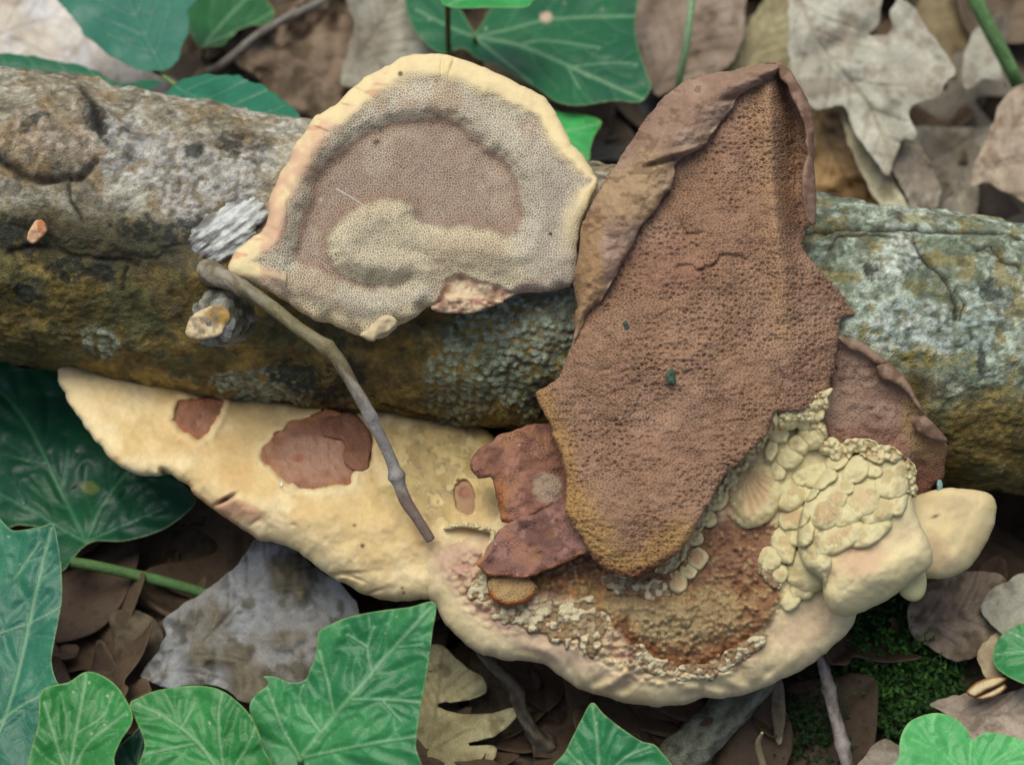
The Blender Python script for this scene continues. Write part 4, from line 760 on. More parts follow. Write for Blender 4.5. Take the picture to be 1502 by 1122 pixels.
# crumbs lying on the brown caps
for k, (x, y, r, c, lb) in enumerate([(918, 480, 8, (64, 84, 68), 'dark green moss crumb on the pitted face of the tall brown fungus, upper of two'), (984, 552, 11, (70, 88, 74), 'dark green moss crumb on the pitted face of the tall brown fungus, lower of two'), (413, 711, 4, (226, 220, 206), 'tiny white crumb at the rim of the oval brown patch on the long cream fungus'), (1378, 712, 7, (138, 178, 166), 'pale teal lichen crumb above the small smooth cream fungus')]):
    t = np.linspace(0, 6.283, 12, endpoint=False); rr = r * (1 + .5 * (rng.random(12) - .5)); out = np.stack([x + np.cos(t) * rr * .7, y + np.sin(t) * rr * 1.15], 1)
    w0 = [bigw(918, 480) + .0012, bigw(984, 552) + .0012, longw(413, 711) + .003, .0420][k]
    tag(sheet('crumb', out, lambda x, y, d: w0 + .0008 * fbm(x, y, 6, 2, k), lambda x, y, d: lin(*c) * (.7 + .6 * fbm(x, y, 5, 3, k)[:, None]), 'wood', None, 1.4, .0020, 5, 0, k), lb, 'crumb')

# ------------------------------------------------------------------ leaves
def vein_field(x, y, veins):
    """0..1 strength of a vein network: list of (points, half width px)"""
    f = np.zeros(len(x)); q = np.stack([x, y], 1)
    for pts, wd in veins:
        pl = smooth_loop(pts, 8, 0, 0, False); d, _ = pdist(q, pl, False)
        f = np.maximum(f, np.exp(-(d / wd) ** 2))
    return f

def leaf_height(c, h0, gx, gy, amp, seed, sc=90, cup=0.0, cupr=100):
    """world height over the ground as a function of pixel: base height, slope per 100 px, waviness"""
    def f(x, y): return h0 + gx * (x - c[0]) / 100 + gy * (y - c[1]) / 100 + amp * 2 * (fbm(x, y, sc, 3, seed) - .5) + cup * (blob(x, y, c[0], c[1], cupr, cupr)) ** 2
    return f

def tex_col(base, var, dark, seed, veins=None, vcol=None, vamt=.6):
    def f(x, y, d):
        c = mix(lin(*base), lin(*var), ss(.3, .7, fbm(x, y, 60, 4, seed))); c = mix(c, lin(*dark), .7 * ss(.56, .72, fbm(x, y, 26, 4, seed + 3))) * (.85 + .3 * fbm(x, y, 7, 3, seed + 5)[:, None])
        if veins: c = mix(c, lin(*vcol), vamt * vein_field(x, y, veins))
        return c
    return f

def ivy(label, out, base, veins, c, h0, gx, gy, cols, amp=.003, seed=0, jit=0, stalk=None, name='ivy_leaf', cat='ivy leaf', group=None, cup=0.0, h=2.6, step=6, mids=None, hole=None, vcol=(160, 204, 152)):
    hf = leaf_height(c, h0, gx, gy, amp, seed, 120, cup, 120)
    ctr = np.array(out).mean(0); bz = P(base[0], base[1], G(base[0], base[1], hf(np.array([base[0]]), np.array([base[1]]))[0]))
    root = thing(name, bz, label, cat, group)
    vv = [([base] + list(v[0]), v[1]) if len(v) == 2 else (v[0], v[1]) for v in veins]
    sub = []
    for pts, wd in list(vv):
        m = smooth_loop(pts, 6, 0, 0, False); n_ = len(m); Lp = n_ * 6.0
        if n_ < 5: continue
        for q, t in enumerate(np.arange(.2, .95, max(.12, 26 / Lp))):
            i = int(t * (n_ - 1)); dr = m[min(i + 1, n_ - 1)] - m[max(i - 1, 0)]; dr = dr / (np.linalg.norm(dr) + 1e-9); sg = 1 if q % 2 else -1
            e_ = dr * .72 + sg * .70 * np.array([-dr[1], dr[0]]); ln = min(60, .35 * Lp * (1.1 - t) + 14)
            sub.append(([tuple(m[i]), tuple(m[i] + e_ * ln * .55), tuple(m[i] + (e_ + dr * .35) * ln)], 1.0))
    def wf(x, y, d):
        vf = vein_field(x, y, vv); wide = vein_field(x, y, [(p_, 9) for p_, _ in vv + sub])
        return G(x, y, hf(x, y)) + .0004 * vf - .0008 * wide + .0006 * (fbm(x, y, 20, 3, seed + 9) - .5)
    def cf(x, y, d):
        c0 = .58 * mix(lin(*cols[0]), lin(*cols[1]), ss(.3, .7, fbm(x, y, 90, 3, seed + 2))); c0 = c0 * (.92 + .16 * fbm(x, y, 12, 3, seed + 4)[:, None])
        c0 = mix(c0, .60 * lin(*vcol), .14 * vein_field(x, y, sub)) if sub else c0
        c0 = mix(c0, .6 * lin(*vcol), .55 * vein_field(x, y, vv)); a_, i_ = worley(x, y, 24, seed); c0 = mix(c0, mix(lin(186, 190, 170), lin(92, 76, 44), (i_ * 50) % 1), .7 * ss(.10, .05, a_) * (i_ < .10)); c0 = mix(c0, lin(150, 160, 100), .35 * ss(3, .5, d))
        if hole: c0 = mix(c0, lin(*hole[4]), .85 * blend(x, y, hole[0], hole[1], hole[2], hole[3], .3, .5, 3, sc=10))
        return c0
    sheet('blade', out, wf, cf, 'ivy', root, h, .0004, 0, jit, seed, step)
    if stalk: tube('leaf_stalk', [(a, b, G(a, b, hh)) for a, b, hh in stalk[0]], stalk[1], 'stem', lambda t, n: mix(lin(*stalk[2]), lin(*stalk[2]) * .7, n), root, 10, .06, seed)
    return root

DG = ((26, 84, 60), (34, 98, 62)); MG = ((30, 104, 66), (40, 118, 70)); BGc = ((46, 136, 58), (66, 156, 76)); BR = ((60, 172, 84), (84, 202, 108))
# behind the log
ivy('broad dark ivy leaf behind the round cream fungus', [(700, 45), (712, 25), (722, 5), (728, -30), (930, -30), (935, 5), (932, 40), (938, 75), (950, 110), (956, 126), (940, 150), (900, 149), (850, 156), (815, 150), (790, 132), (760, 115), (730, 97), (700, 87), (680, 72), (650, 80), (625, 65), (605, 40), (595, 10), (597, -30), (660, -30), (672, 5), (688, 35), (697, 48)], (695, 54),
    [([(760, 66), (830, 95), (890, 122), (944, 146)], 2.6), ([(740, 45), (800, 30), (870, 25), (932, 24)], 2), ([(740, 90), (780, 122)], 1.8), ([(660, 40), (610, 14)], 2), ([(760, 66), (800, 60), (880, 70)], 1.4, 0), ([(830, 95), (850, 130)], 1.2, 0), ([(840, 98), (900, 92), (935, 95)], 1.3, 0)], (800, 80), .052, .003, .004, MG, .004, 11, stalk=([(695, 54, .052), (702, 75, .04), (712, 120, .012)], 3.5, (120, 140, 70)), hole=(802, 25, 8, 8, (190, 160, 140)))
ivy('bright thin ivy leaf edge above a reddish stalk behind the round cream fungus', [(640, -40), (646, 0), (656, 10), (680, 13), (720, 12), (760, 12), (780, 5), (790, -40)], (657, 8), [([(700, -10), (780, -35)], 2)], (700, 0), .085, .002, .01, BR, .002, 13, stalk=([(657, 6, .083), (657, 40, .066), (658, 75, .048), (660, 120, .018)], 4.6, (112, 110, 52)))
ivy('small bright green ivy leaf between the round cream and tall brown fungi', [(800, 160), (822, 165), (845, 166), (870, 172), (883, 180), (872, 200), (866, 220), (864, 237), (845, 232), (820, 225), (800, 200)], (805, 190), [([(840, 190), (880, 181)], 1.6), ([(840, 215), (862, 232)], 1.4)], (840, 195), .055, .0, .006, BR, .002, 14, stalk=([(805, 190, .055), (800, 215, .03)], 3, (110, 150, 70)))
# bramble leaf of three leaflets, and a stray piece behind
bl = thing('bramble_leaf', P(248, 118, G(248, 118, .062)), 'bramble leaf of three dark green leaflets behind the left of the log', 'bramble leaf')
for k, (out, mid, h0, gx, gy, cl) in enumerate([([(70, -30), (85, -5), (100, 20), (115, 38), (130, 55), (148, 70), (165, 82), (200, 103), (240, 106), (262, 86), (272, 60), (277, 20), (276, -30)], [(246, 112), (215, 60), (190, 0), (180, -30)], .060, .003, .002, ((52, 122, 100), (62, 134, 108))), ([(-30, 76), (0, 79), (40, 82), (100, 92), (140, 105), (175, 122), (240, 116), (200, 145), (150, 150), (80, 128), (-30, 116)], [(246, 116), (150, 118), (60, 100), (-25, 92)], .060, .002, .004, ((34, 104, 72), (44, 118, 80))), ([(238, 148), (243, 136), (265, 120), (300, 110), (340, 110), (380, 125), (415, 145), (440, 170), (453, 186), (440, 200), (400, 204), (350, 200), (300, 184), (255, 168)], [(250, 122), (275, 138), (330, 155), (400, 175), (448, 187)], .088, .001, .011, ((40, 122, 92), (50, 134, 98)))]):
    cc = np.array(out).mean(0); hf = leaf_height(cc, h0, gx, gy, .003, 20 + k)
    m = np.array(mid, float); veins = [(mid, 2.0)]
    for t in np.linspace(.2, .85, 5):
        a = m[0] + (m[-1] - m[0]) * t; i = min(int(t * (len(m) - 1)), len(m) - 2); fr = t * (len(m) - 1) - i; a = m[i] * (1 - fr) + m[i + 1] * fr; dr = (m[-1] - m[0]) / np.linalg.norm(m[-1] - m[0])
        for sg in (-1, 1): b = a + 75 * (dr * .75 + sg * .66 * np.array([-dr[1], dr[0]])); veins.append(([tuple(a), tuple(b)], 1.2))
    sheet('leaflet', out, lambda x, y, d: G(x, y, hf(x, y)) - .0009 * vein_field(x, y, veins), lambda x, y, d: .62 * mix(mix(lin(*cl[0]), lin(*cl[1]), fbm(x, y, 60, 3, k)), lin(112, 164, 126), .4 * vein_field(x, y, veins)), 'ivy', bl, 2.6, .0004, 0, 5, 20 + k, 4)
tube('leaf_stalk', [(225, 104, G(225, 104, .060)), (248, 118, G(248, 118, .062)), (258, 130, G(258, 130, .061)), (250, 160, G(250, 160, .03)), (240, 190, G(240, 190, .006))], 3.2, 'stem', lambda t, n: lin(112, 140, 84), bl, 8)
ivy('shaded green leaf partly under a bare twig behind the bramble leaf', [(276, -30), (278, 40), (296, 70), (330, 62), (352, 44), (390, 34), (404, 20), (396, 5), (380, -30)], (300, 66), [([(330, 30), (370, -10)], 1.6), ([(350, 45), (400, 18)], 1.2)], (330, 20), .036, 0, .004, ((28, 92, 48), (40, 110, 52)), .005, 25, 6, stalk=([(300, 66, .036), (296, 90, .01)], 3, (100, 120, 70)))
# left and lower side
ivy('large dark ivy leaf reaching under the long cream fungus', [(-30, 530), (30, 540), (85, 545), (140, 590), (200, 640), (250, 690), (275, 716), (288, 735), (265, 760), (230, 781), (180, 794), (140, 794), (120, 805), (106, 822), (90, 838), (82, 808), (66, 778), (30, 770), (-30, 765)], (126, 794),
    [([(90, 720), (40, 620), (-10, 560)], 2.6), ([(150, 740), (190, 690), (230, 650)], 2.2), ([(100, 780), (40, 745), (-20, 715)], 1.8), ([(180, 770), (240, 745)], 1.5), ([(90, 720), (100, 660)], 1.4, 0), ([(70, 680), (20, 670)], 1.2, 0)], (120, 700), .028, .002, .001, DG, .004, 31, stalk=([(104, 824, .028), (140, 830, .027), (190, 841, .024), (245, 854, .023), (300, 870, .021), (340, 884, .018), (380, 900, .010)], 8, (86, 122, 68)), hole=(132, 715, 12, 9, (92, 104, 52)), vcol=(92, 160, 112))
ivy('large blue-green ivy leaf rising below the dark ivy leaf at the log\'s left', [(-30, 772), (20, 778), (60, 772), (78, 768), (84, 790), (90, 830), (91, 880), (82, 930), (76, 970), (84, 1000), (97, 1015), (88, 1050), (80, 1085), (78, 1150), (-30, 1150)], (-20, 1130), [([(20, 1010), (50, 880), (76, 775)], 2.4), ([(20, 850), (60, 795)], 1.6, 0), ([(-10, 1070), (40, 1030), (85, 1012)], 1.8), ([(-20, 935), (40, 915), (88, 890)], 1.4, 0)], (40, 930), .050, .004, -.003, ((50, 124, 96), (60, 138, 102)), .004, 33, stalk=([(-20, 1130, .058), (-25, 1160, .03)], 4, (90, 140, 80)))
ivy('mid green ivy leaf tucked in front of the blue-green one', [(45, 1150), (56, 1060), (62, 1012), (100, 1000), (125, 985), (150, 990), (175, 1010), (192, 1040), (194, 1060), (178, 1085), (168, 1110), (160, 1150)], (100, 1148), [([(110, 1080), (126, 990)], 2.4), ([(130, 1090), (185, 1045)], 2), ([(80, 1080), (66, 1030)], 2), ([(112, 1075), (150, 1050), (165, 1015)], 1.5, 0)], (120, 1060), .056, .003, -.004, BGc, .003, 35, stalk=([(100, 1148, .06), (105, 1170, .03)], 4, (90, 150, 80)))
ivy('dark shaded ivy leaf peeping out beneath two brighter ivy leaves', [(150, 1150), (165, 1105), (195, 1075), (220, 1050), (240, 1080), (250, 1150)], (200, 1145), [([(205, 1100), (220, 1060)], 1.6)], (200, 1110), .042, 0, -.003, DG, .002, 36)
ivy('bright ivy leaf with smooth arched top beside the largest bright one', [(190, 1032), (205, 1022), (230, 1012), (280, 1005), (320, 1010), (350, 1030), (372, 1056), (384, 1090), (392, 1150), (215, 1150), (212, 1090), (200, 1058)], (330, 1145), [([(290, 1090), (240, 1050), (200, 1032)], 2.2), ([(320, 1060), (325, 1015)], 1.8), ([(360, 1100), (375, 1065)], 1.5), ([(290, 1090), (240, 1100), (215, 1105)], 1.5, 0), ([(265, 1070), (285, 1030)], 1.4, 0)], (300, 1070), .058, .002, -.005, BGc, .003, 37, stalk=([(330, 1145, .062), (335, 1170, .03)], 4, (90, 150, 80)))
ivy('largest bright ivy leaf with pale veins touching the cream shelf', [(638, 884), (634, 930), (627, 985), (617, 1040), (610, 1090), (604, 1150), (395, 1150), (380, 1080), (366, 1042), (372, 1022), (394, 1002), (386, 992), (402, 992), (430, 1001), (448, 996), (456, 978), (462, 965), (466, 940), (470, 924), (510, 905), (560, 895), (600, 890)], (440, 1112),
    [([(490, 1050), (560, 970), (634, 890)], 3), ([(415, 1070), (392, 1010)], 2.2), ([(520, 1095), (610, 1080)], 2), ([(512, 1026), (560, 1026), (618, 1030)], 1.8, 0), ([(545, 988), (540, 950), (548, 920)], 1.8, 0), ([(580, 950), (620, 945)], 1.5, 0), ([(490, 1050), (480, 1000), (468, 955)], 1.8, 0), ([(470, 1075), (440, 1030), (445, 1005)], 1.5, 0), ([(540, 950), (510, 930)], 1.2, 0), ([(560, 1026), (590, 1060)], 1.2, 0)], (520, 1010), .064, .004, -.006, ((48, 134, 76), (70, 158, 90)), .004, 39, stalk=([(440, 1112, .07), (446, 1150, .05), (452, 1190, .02)], 4.5, (96, 150, 84)))
ivy('pointed bright ivy leaf tip below the cream shelf', [(868, 1030), (885, 1046), (910, 1066), (940, 1086), (966, 1097), (985, 1150), (805, 1150), (830, 1100), (850, 1060)], (880, 1145), [([(876, 1090), (869, 1035)], 2.2), ([(920, 1110), (955, 1095)], 1.8), ([(845, 1115), (832, 1100)], 1.6)], (890, 1090), .052, .002, -.006, ((48, 136, 80), (62, 150, 84)), .003, 41, stalk=([(880, 1145, .058), (884, 1180, .02)], 4, (90, 150, 80)))
ivy('round light green clover-like leaf below the mossy patch', [(1310, 1150), (1318, 1110), (1320, 1085), (1330, 1062), (1350, 1050), (1375, 1045), (1400, 1052), (1418, 1068), (1426, 1084), (1445, 1074), (1480, 1078), (1520, 1098), (1530, 1150)], (1426, 1140), [([(1424, 1110), (1426, 1086)], 1.6), ([(1380, 1100), (1350, 1060)], 1.3), ([(1470, 1110), (1500, 1090)], 1.3)], (1400, 1090), .048, 0, -.002, ((96, 196, 108), (108, 208, 118)), .002, 43, name='clover_leaf', cat='clover leaf', vcol=(130, 214, 136), stalk=([(1426, 1140, .048), (1428, 1175, .01)], 3, (110, 170, 90)))
ivy('green leaf with scalloped edge beside the split seed husk', [(1540, 905), (1505, 912), (1490, 918), (1470, 930), (1458, 950), (1458, 974), (1475, 990), (1505, 1004), (1540, 1010)], (1535, 960), [([(1500, 955), (1462, 960)], 1.6), ([(1500, 935), (1480, 926)], 1.2)], (1490, 960), .032, .002, 0, ((58, 150, 84), (72, 164, 92)), .002, 45, stalk=([(1535, 960, .032), (1545, 990, .006)], 3, (110, 150, 80)))

def dry(label, out, c, h0, gx, gy, cols, amp=.004, seed=0, mid=None, jit=4, h=3.2, thick=.0005, name='dry_leaf', vcol=None, vamt=.45, sc=90, cup=0., group=None, dcol=None):
    hf = leaf_height(c, h0, gx, gy, amp, seed, sc, cup)
    veins = None
    if mid:
        m = smooth_loop(mid, 10, 0, 0, False); veins = [(mid, 2.4)]; L_ = len(m)
        for t in np.linspace(.12, .85, 6):
            i = int(t * (L_ - 1)); a = m[i]; dr = m[min(i + 2, L_ - 1)] - m[max(i - 2, 0)]; dr = dr / (np.linalg.norm(dr) + 1e-9)
            for sg in (-1, 1): b = a + 90 * (dr * .7 + sg * .7 * np.array([-dr[1], dr[0]])); veins.append(([tuple(a), tuple((a + b) / 2 + dr * 6), tuple(b)], 1.3))
    def wf(x, y, d):
        w = G(x, y, hf(x, y)) + .0012 * (fbm(x, y, 16, 3, seed + 7) - .5)
        if veins: w = w - .0008 * vein_field(x, y, veins)
        return w
    vc = vcol or tuple(int(t * .7) for t in cols[0])
    o = sheet(name, out, wf, tex_col(*cols, seed, veins, vc, vamt), 'dry_leaf', None, h, thick, 0, jit, seed, 5)
    return tag(o, label, 'dry leaf', group)

RT = (900, 0, 1502, 380); RB = (0, 700, 660, 1122); RD = (580, 850, 1502, 1122)
PALE = ((172, 169, 152), (154, 149, 132), (130, 118, 100)); TAN = ((150, 132, 112), (128, 110, 92), (92, 77, 60)); BRN = ((112, 84, 58), (134, 104, 74), (70, 51, 34)); GRY = ((150, 147, 130), (128, 121, 104), (96, 87, 70)); DKB = ((74, 63, 46), (90, 77, 60), (48, 38, 30)); OLV = ((146, 138, 104), (124, 114, 84), (90, 80, 56))  # DKB: decayed brown, lowered further to carry the hollow's shade
dry('large pale oak leaf with broken lobes standing behind the tall brown fungus', zz(RT, 1502, [(640, 20), (640, -70), (960, -70), (975, 60), (960, 100), (930, 122), (1000, 125), (1020, 100), (1010, 60), (1040, -10), (1090, 20), (1130, 80), (1180, 150), (1250, 250), (1220, 310), (1180, 360), (1090, 390), (1085, 440), (1110, 500), (1090, 520), (1060, 512), (1020, 600), (1000, 640), (950, 580), (880, 480), (840, 390), (720, 400), (690, 330), (650, 260), (640, 150)]), (1260, 130), .050, .003, -.004, PALE, .007, 51, mid=[(1165, -20), (1200, 60), (1270, 150), (1310, 240)], vcol=(128, 118, 96), vamt=.6)
dry('curled brown oak leaf under the large pale one', zz(RT, 1502, [(700, 380), (840, 360), (920, 480), (1010, 620), (1070, 740), (1120, 860), (1010, 900), (720, 900), (690, 700), (690, 480)]), (1260, 280), .020, 0, 0, ((136, 106, 66), (156, 126, 84), (92, 62, 36)), .008, 52, mid=[(1200, 170), (1240, 260), (1290, 340)], sc=60)
dry('pale folded rib of leaf leaning on the log behind the tall brown fungus', zz(RT, 1502, [(835, 395), (880, 470), (950, 570), (1005, 640), (1060, 720), (1115, 850), (1040, 870), (1010, 800), (940, 700), (880, 580), (840, 470)]), (1290, 260), .036, .002, -.002, ((170, 164, 136), (148, 140, 110), (112, 98, 66)), .003, 53, sc=50)
dry('grey-brown rounded leaf piece hanging below the large pale oak leaf', zz(RT, 1502, [(1010, 600), (1060, 505), (1110, 510), (1160, 600), (1195, 680), (1190, 740), (1150, 775), (1090, 782), (1080, 740), (1050, 680)]), (1340, 260), .038, 0, -.006, ((148, 138, 122), (124, 113, 96), (74, 65, 48)), .004, 54, mid=[(1345, 210), (1360, 300)], sc=50)
dry('dull grey dry leaf beside the pale oak leaf above the log', zz(RT, 1502, [(1080, 470), (1350, 470), (1390, 460), (1340, 640), (1330, 760), (1300, 860), (1100, 870), (1120, 740), (1110, 560)]), (1380, 260), .016, .001, 0, ((148, 141, 124), (128, 119, 102), (100, 91, 74)), .005, 55, mid=[(1430, 190), (1390, 320)])
dry('tan dry leaf curling with a dark gap beneath beside the log\'s far side', zz(RT, 1502, [(1400, 430), (1440, 340), (1580, 330), (1580, 740), (1440, 708), (1370, 672), (1310, 682), (1330, 580), (1370, 500)]), (1470, 210), .042, .002, -.003, ((168, 152, 130), (148, 132, 112), (120, 96, 74)), .006, 56, mid=[(1440, 260), (1500, 170)])
dry('small pale triangular leaf piece by the thick green stem', zz(RT, 1502, [(1280, 210), (1335, 100), (1400, 200), (1432, 290), (1442, 322), (1370, 288), (1310, 322), (1278, 312)]), (1440, 90), .040, 0, 0, PALE, .004, 57)
dry('olive-brown shaded leaf behind the pale oak leaf', zz(RT, 1502, [(1060, -70), (1340, -70), (1350, 100), (1300, 260), (1240, 280), (1160, 170), (1080, 60)]), (1390, 50), .018, 0, 0, ((124, 110, 80), (106, 92, 64), (70, 58, 40)), .004, 58)
dry('dusty brown dry leaf between the ivy leaf and the tall brown fungus', zz(RT, 1502, [(70, 100), (110, -70), (280, -70), (460, -40), (480, 120), (440, 220), (380, 270), (270, 300), (200, 345), (150, 348), (120, 270), (75, 180)]), (1000, 60), .030, 0, -.002, ((142, 125, 108), (122, 105, 88), (88, 73, 56)), .005, 59, mid=[(960, 135), (1000, 60), (1040, -10)])
dry('olive-tan dry leaf behind the top of the tall brown fungus', zz(RT, 1502, [(430, 200), (520, 40), (600, -70), (700, -70), (680, 260), (600, 320), (500, 330), (420, 300)]), (1110, 60), .022, .0, 0, OLV, .005, 60, mid=[(1080, 120), (1150, 0)])
dry('whitish dry leaf lying behind the bramble leaf', [(-40, -40), (110, -40), (130, 40), (180, 90), (260, 120), (240, 160), (160, 120), (90, 92), (-40, 88)], (60, 30), .024, 0, 0, ((204, 200, 196), (186, 177, 160), (160, 143, 126)), .005, 61, mid=[(-30, 60), (100, 30), (200, 110)])
dry('brown crumpled dry leaf behind the left edge of the round cream fungus', [(330, 70), (400, 30), (470, -20), (520, -40), (560, -40), (540, 60), (560, 110), (500, 160), (460, 185), (420, 170), (380, 120)], (450, 80), .026, 0, -.002, ((130, 112, 92), (110, 92, 74), (66, 55, 38)), .010, 62, mid=[(350, 90), (440, 60), (520, -30)], sc=60)
dry('grey dry leaf showing beside the dark ivy leaf behind the log', [(500, -40), (620, -40), (640, 40), (650, 110), (560, 130), (500, 120), (520, 40)], (570, 40), .034, 0, 0, GRY, .005, 63, mid=[(510, 110), (600, -30)])
dry('dark brown leaf deep behind the round cream fungus', [(280, 60), (330, 90), (420, 100), (480, 130), (480, 200), (400, 200), (300, 150)], (380, 140), .014, 0, 0, DKB, .006, 64)
dry('grey leaf strip between the round and tall fungi at the back of the log', [(790, 130), (960, 120), (980, 150), (940, 200), (900, 260), (800, 240)], (880, 190), .012, 0, 0, ((96, 98, 96), (116, 118, 114), (60, 59, 42)), .005, 65)
# below the log; the darkest leaf colours include the hollow's shade
dry('grey-blue weathered oak leaf below the long cream fungus', zz(RB, 1502, [(545, 480), (600, 430), (680, 380), (780, 310), (850, 215), (900, 190), (980, 220), (1040, 290), (1120, 340), (1180, 400), (1200, 460), (1150, 540), (1090, 620), (1060, 680), (980, 720), (900, 740), (850, 750), (790, 742), (740, 700), (640, 692), (560, 702), (510, 682), (468, 660), (520, 590), (552, 530)]), (360, 900), .030, .003, -.001, ((132, 134, 134), (98, 91, 74), (68, 61, 44)), .007, 66, mid=[(220, 1000), (300, 940), (380, 850), (420, 800)], sc=60, vcol=(112, 102, 84))
dry('dark brown leaf in the hollow under the long cream fungus', zz(RB, 1502, [(210, 330), (300, 230), (450, 170), (650, 60), (850, 150), (900, 230), (800, 340), (680, 400), (600, 450), (540, 490), (400, 440), (370, 560), (210, 540)]), (240, 860), .008, 0, 0, DKB, .006, 67, mid=[(100, 920), (220, 840), (360, 760)])
dry('narrow dark leaf standing in the hollow beside the grey-blue leaf', zz(RB, 1502, [(370, 450), (500, 460), (545, 540), (490, 650), (460, 740), (420, 770), (370, 700), (380, 560)]), (195, 960), .020, .002, -.002, ((88, 77, 60), (76, 65, 48), (50, 41, 24)), .004, 68)
dry('yellow-olive lobed oak leaf below the left of the cream shelf', zz(RD, 1502, [(60, 170), (110, 155), (150, 195), (210, 238), (217, 268), (160, 290), (95, 296), (140, 318), (220, 320), (280, 303), (288, 328), (240, 372), (145, 396), (240, 398), (230, 440), (200, 480), (30, 480), (40, 350), (50, 260)]), (670, 1040), .016, 0, -.002, ((174, 164, 122), (152, 142, 102), (116, 104, 72)), .004, 69, mid=[(620, 1130), (640, 1050), (650, 960)], jit=3)
dry('dark brown leaf flat in the shade below the cream shelf', [(700, 950), (800, 960), (900, 1010), (960, 1060), (940, 1150), (720, 1150), (690, 1050)], (820, 1060), .006, 0, 0, ((78, 69, 52), (92, 80, 64), (54, 45, 28)), .004, 70, mid=[(700, 1120), (820, 1050), (900, 990)])
dry('speckled grey-brown leaf under the right lobe of the shelf', [(1330, 895), (1360, 855), (1420, 838), (1475, 850), (1485, 915), (1460, 945), (1425, 962), (1400, 970), (1368, 952), (1340, 932)], (1410, 900), .024, 0, -.002, ((134, 119, 102), (116, 101, 84), (76, 65, 48)), .004, 71, mid=[(1340, 920), (1410, 900), (1475, 860)], sc=50)
dry('tan-brown leaf beneath the split seed husk', [(1365, 1032), (1420, 1015), (1460, 1020), (1540, 1005), (1540, 1085), (1440, 1100), (1425, 1090), (1400, 1060), (1384, 1046)], (1440, 1050), .022, 0, 0, ((158, 143, 126), (138, 121, 104), (104, 89, 72)), .003, 72, mid=[(1370, 1035), (1440, 1050), (1530, 1040)])
dry('grey leaf at the edge of the litter above the scalloped green leaf', [(1440, 885), (1480, 850), (1540, 830), (1540, 925), (1470, 930)], (1490, 890), .028, 0, 0, GRY, .003, 73)
dry('pale tan leaf sliver tucked behind the scalloped green leaf', [(1438, 948), (1470, 922), (1480, 945), (1475, 985), (1452, 995), (1434, 972)], (1455, 960), .026, 0, 0, ((184, 168, 138), (164, 146, 116), (130, 110, 84)), .002, 74)
dry('narrow brown blade leaf upright below the cream shelf by the bare twig', [(1134, 1000), (1142, 990), (1150, 1010), (1152, 1050), (1146, 1090), (1138, 1085), (1132, 1045)], (1142, 1040), .020, .01, -.006, ((128, 116, 98), (110, 98, 82), (80, 69, 52)), .001, 75, jit=1)
dry('small grey leaf corner lying beside the clover-like leaf', [(1250, 1130), (1290, 1086), (1322, 1098), (1330, 1150), (1250, 1150)], (1290, 1115), .018, 0, 0, ((146, 135, 118), (128, 117, 100), (96, 85, 68)), .002, 76)
dry('greyish leaf poking from under the dark ivy leaf by the log', [(-30, 500), (40, 512), (90, 530), (100, 560), (40, 565), (-30, 556)], (40, 530), .012, 0, 0, ((128, 117, 100), (112, 101, 84), (84, 73, 56)), .003, 77)

# split seed husk, twigs, stems, root
hk = thing('seed_husk', P(1450, 1008, G(1450, 1008, .028)), 'split pale seed husk lying on a tan-brown leaf', 'seed husk')
for k, (out, off) in enumerate([([(1417, 1014), (1432, 1000), (1455, 992), (1478, 992), (1470, 1002), (1448, 1012), (1428, 1022)], .030), ([(1428, 1023), (1450, 1013), (1474, 1001), (1478, 1008), (1462, 1021), (1440, 1026)], .028)]):
    sheet('shell_half', out, lambda x, y, d: G(x, y, off), lambda x, y, d: mix(lin(208, 188, 146), lin(150, 112, 66), ss(5, 1.5, d)), 'wood', hk, 1.6, .003, 8, 1, k)
def stem(name, label, cat, pts, rad, c1, c2, seed, seg=12, bump=.1, knots=(), mat='stem'):
    o = tube(name, [(a, b, G(a, b, hh)) for a, b, hh in pts], rad, mat, lambda t, n: mix(lin(*c1), lin(*c2), ss(.3, .7, n)), None, seg, bump, seed, knots=knots)
    return tag(o, label, cat)
stem('twig', 'bare grey-brown twig crossing behind the bramble leaf', 'twig', [(250, 150, .010), (300, 112, .030), (330, 92, .038), (380, 50, .044), (430, 22, .046), (475, 0, .046), (530, -40, .046)], [7, 7, 7, 7, 6.5, 6, 6], (104, 98, 88), (132, 126, 116), 1, knots=((.3, 2), (.7, 2)))
stem('green_stem', 'thick green stem leaning over the litter behind the right of the log', 'stem', [(1405, -50, .075), (1425, -10, .070), (1445, 30, .062), (1472, 82, .050), (1490, 118, .040), (1515, 170, .010)], [12, 12, 12, 12, 11, 10], (96, 138, 80), (122, 158, 100), 2, bump=.03, knots=((.75, 3),))
stem('green_stem', 'thin pale green stem behind the left shoulder of the tall brown fungus', 'stem', [(1022, -50, .060), (1014, 10, .058), (1006, 70, .050), (994, 130, .036), (985, 190, .010)], [6, 6, 6, 6, 6], (112, 146, 104), (132, 162, 120), 3, bump=.04)
stem('twig', 'pale mottled twig rising from the moss below the shelf', 'twig', [(1200, 930, .030), (1208, 975, .028), (1216, 1010, .026), (1226, 1055, .022), (1240, 1110, .018), (1248, 1150, .010)], [8, 8.5, 9, 9, 9.5, 9], (108, 98, 86), (158, 148, 138), 4, bump=.2, knots=((.35, 3), (.7, 2)))
stem('twig', 'dark knobbly twig below the left of the cream shelf', 'twig', [(695, 940, .028), (712, 962, .026), (738, 990, .023), (756, 1018, .020), (770, 1055, .016), (790, 1085, .012), (815, 1105, .004)], [7, 8, 9, 10, 9, 12, 12], (68, 60, 48), (104, 94, 78), 5, bump=.25, knots=((.45, 3), (.85, 7)))
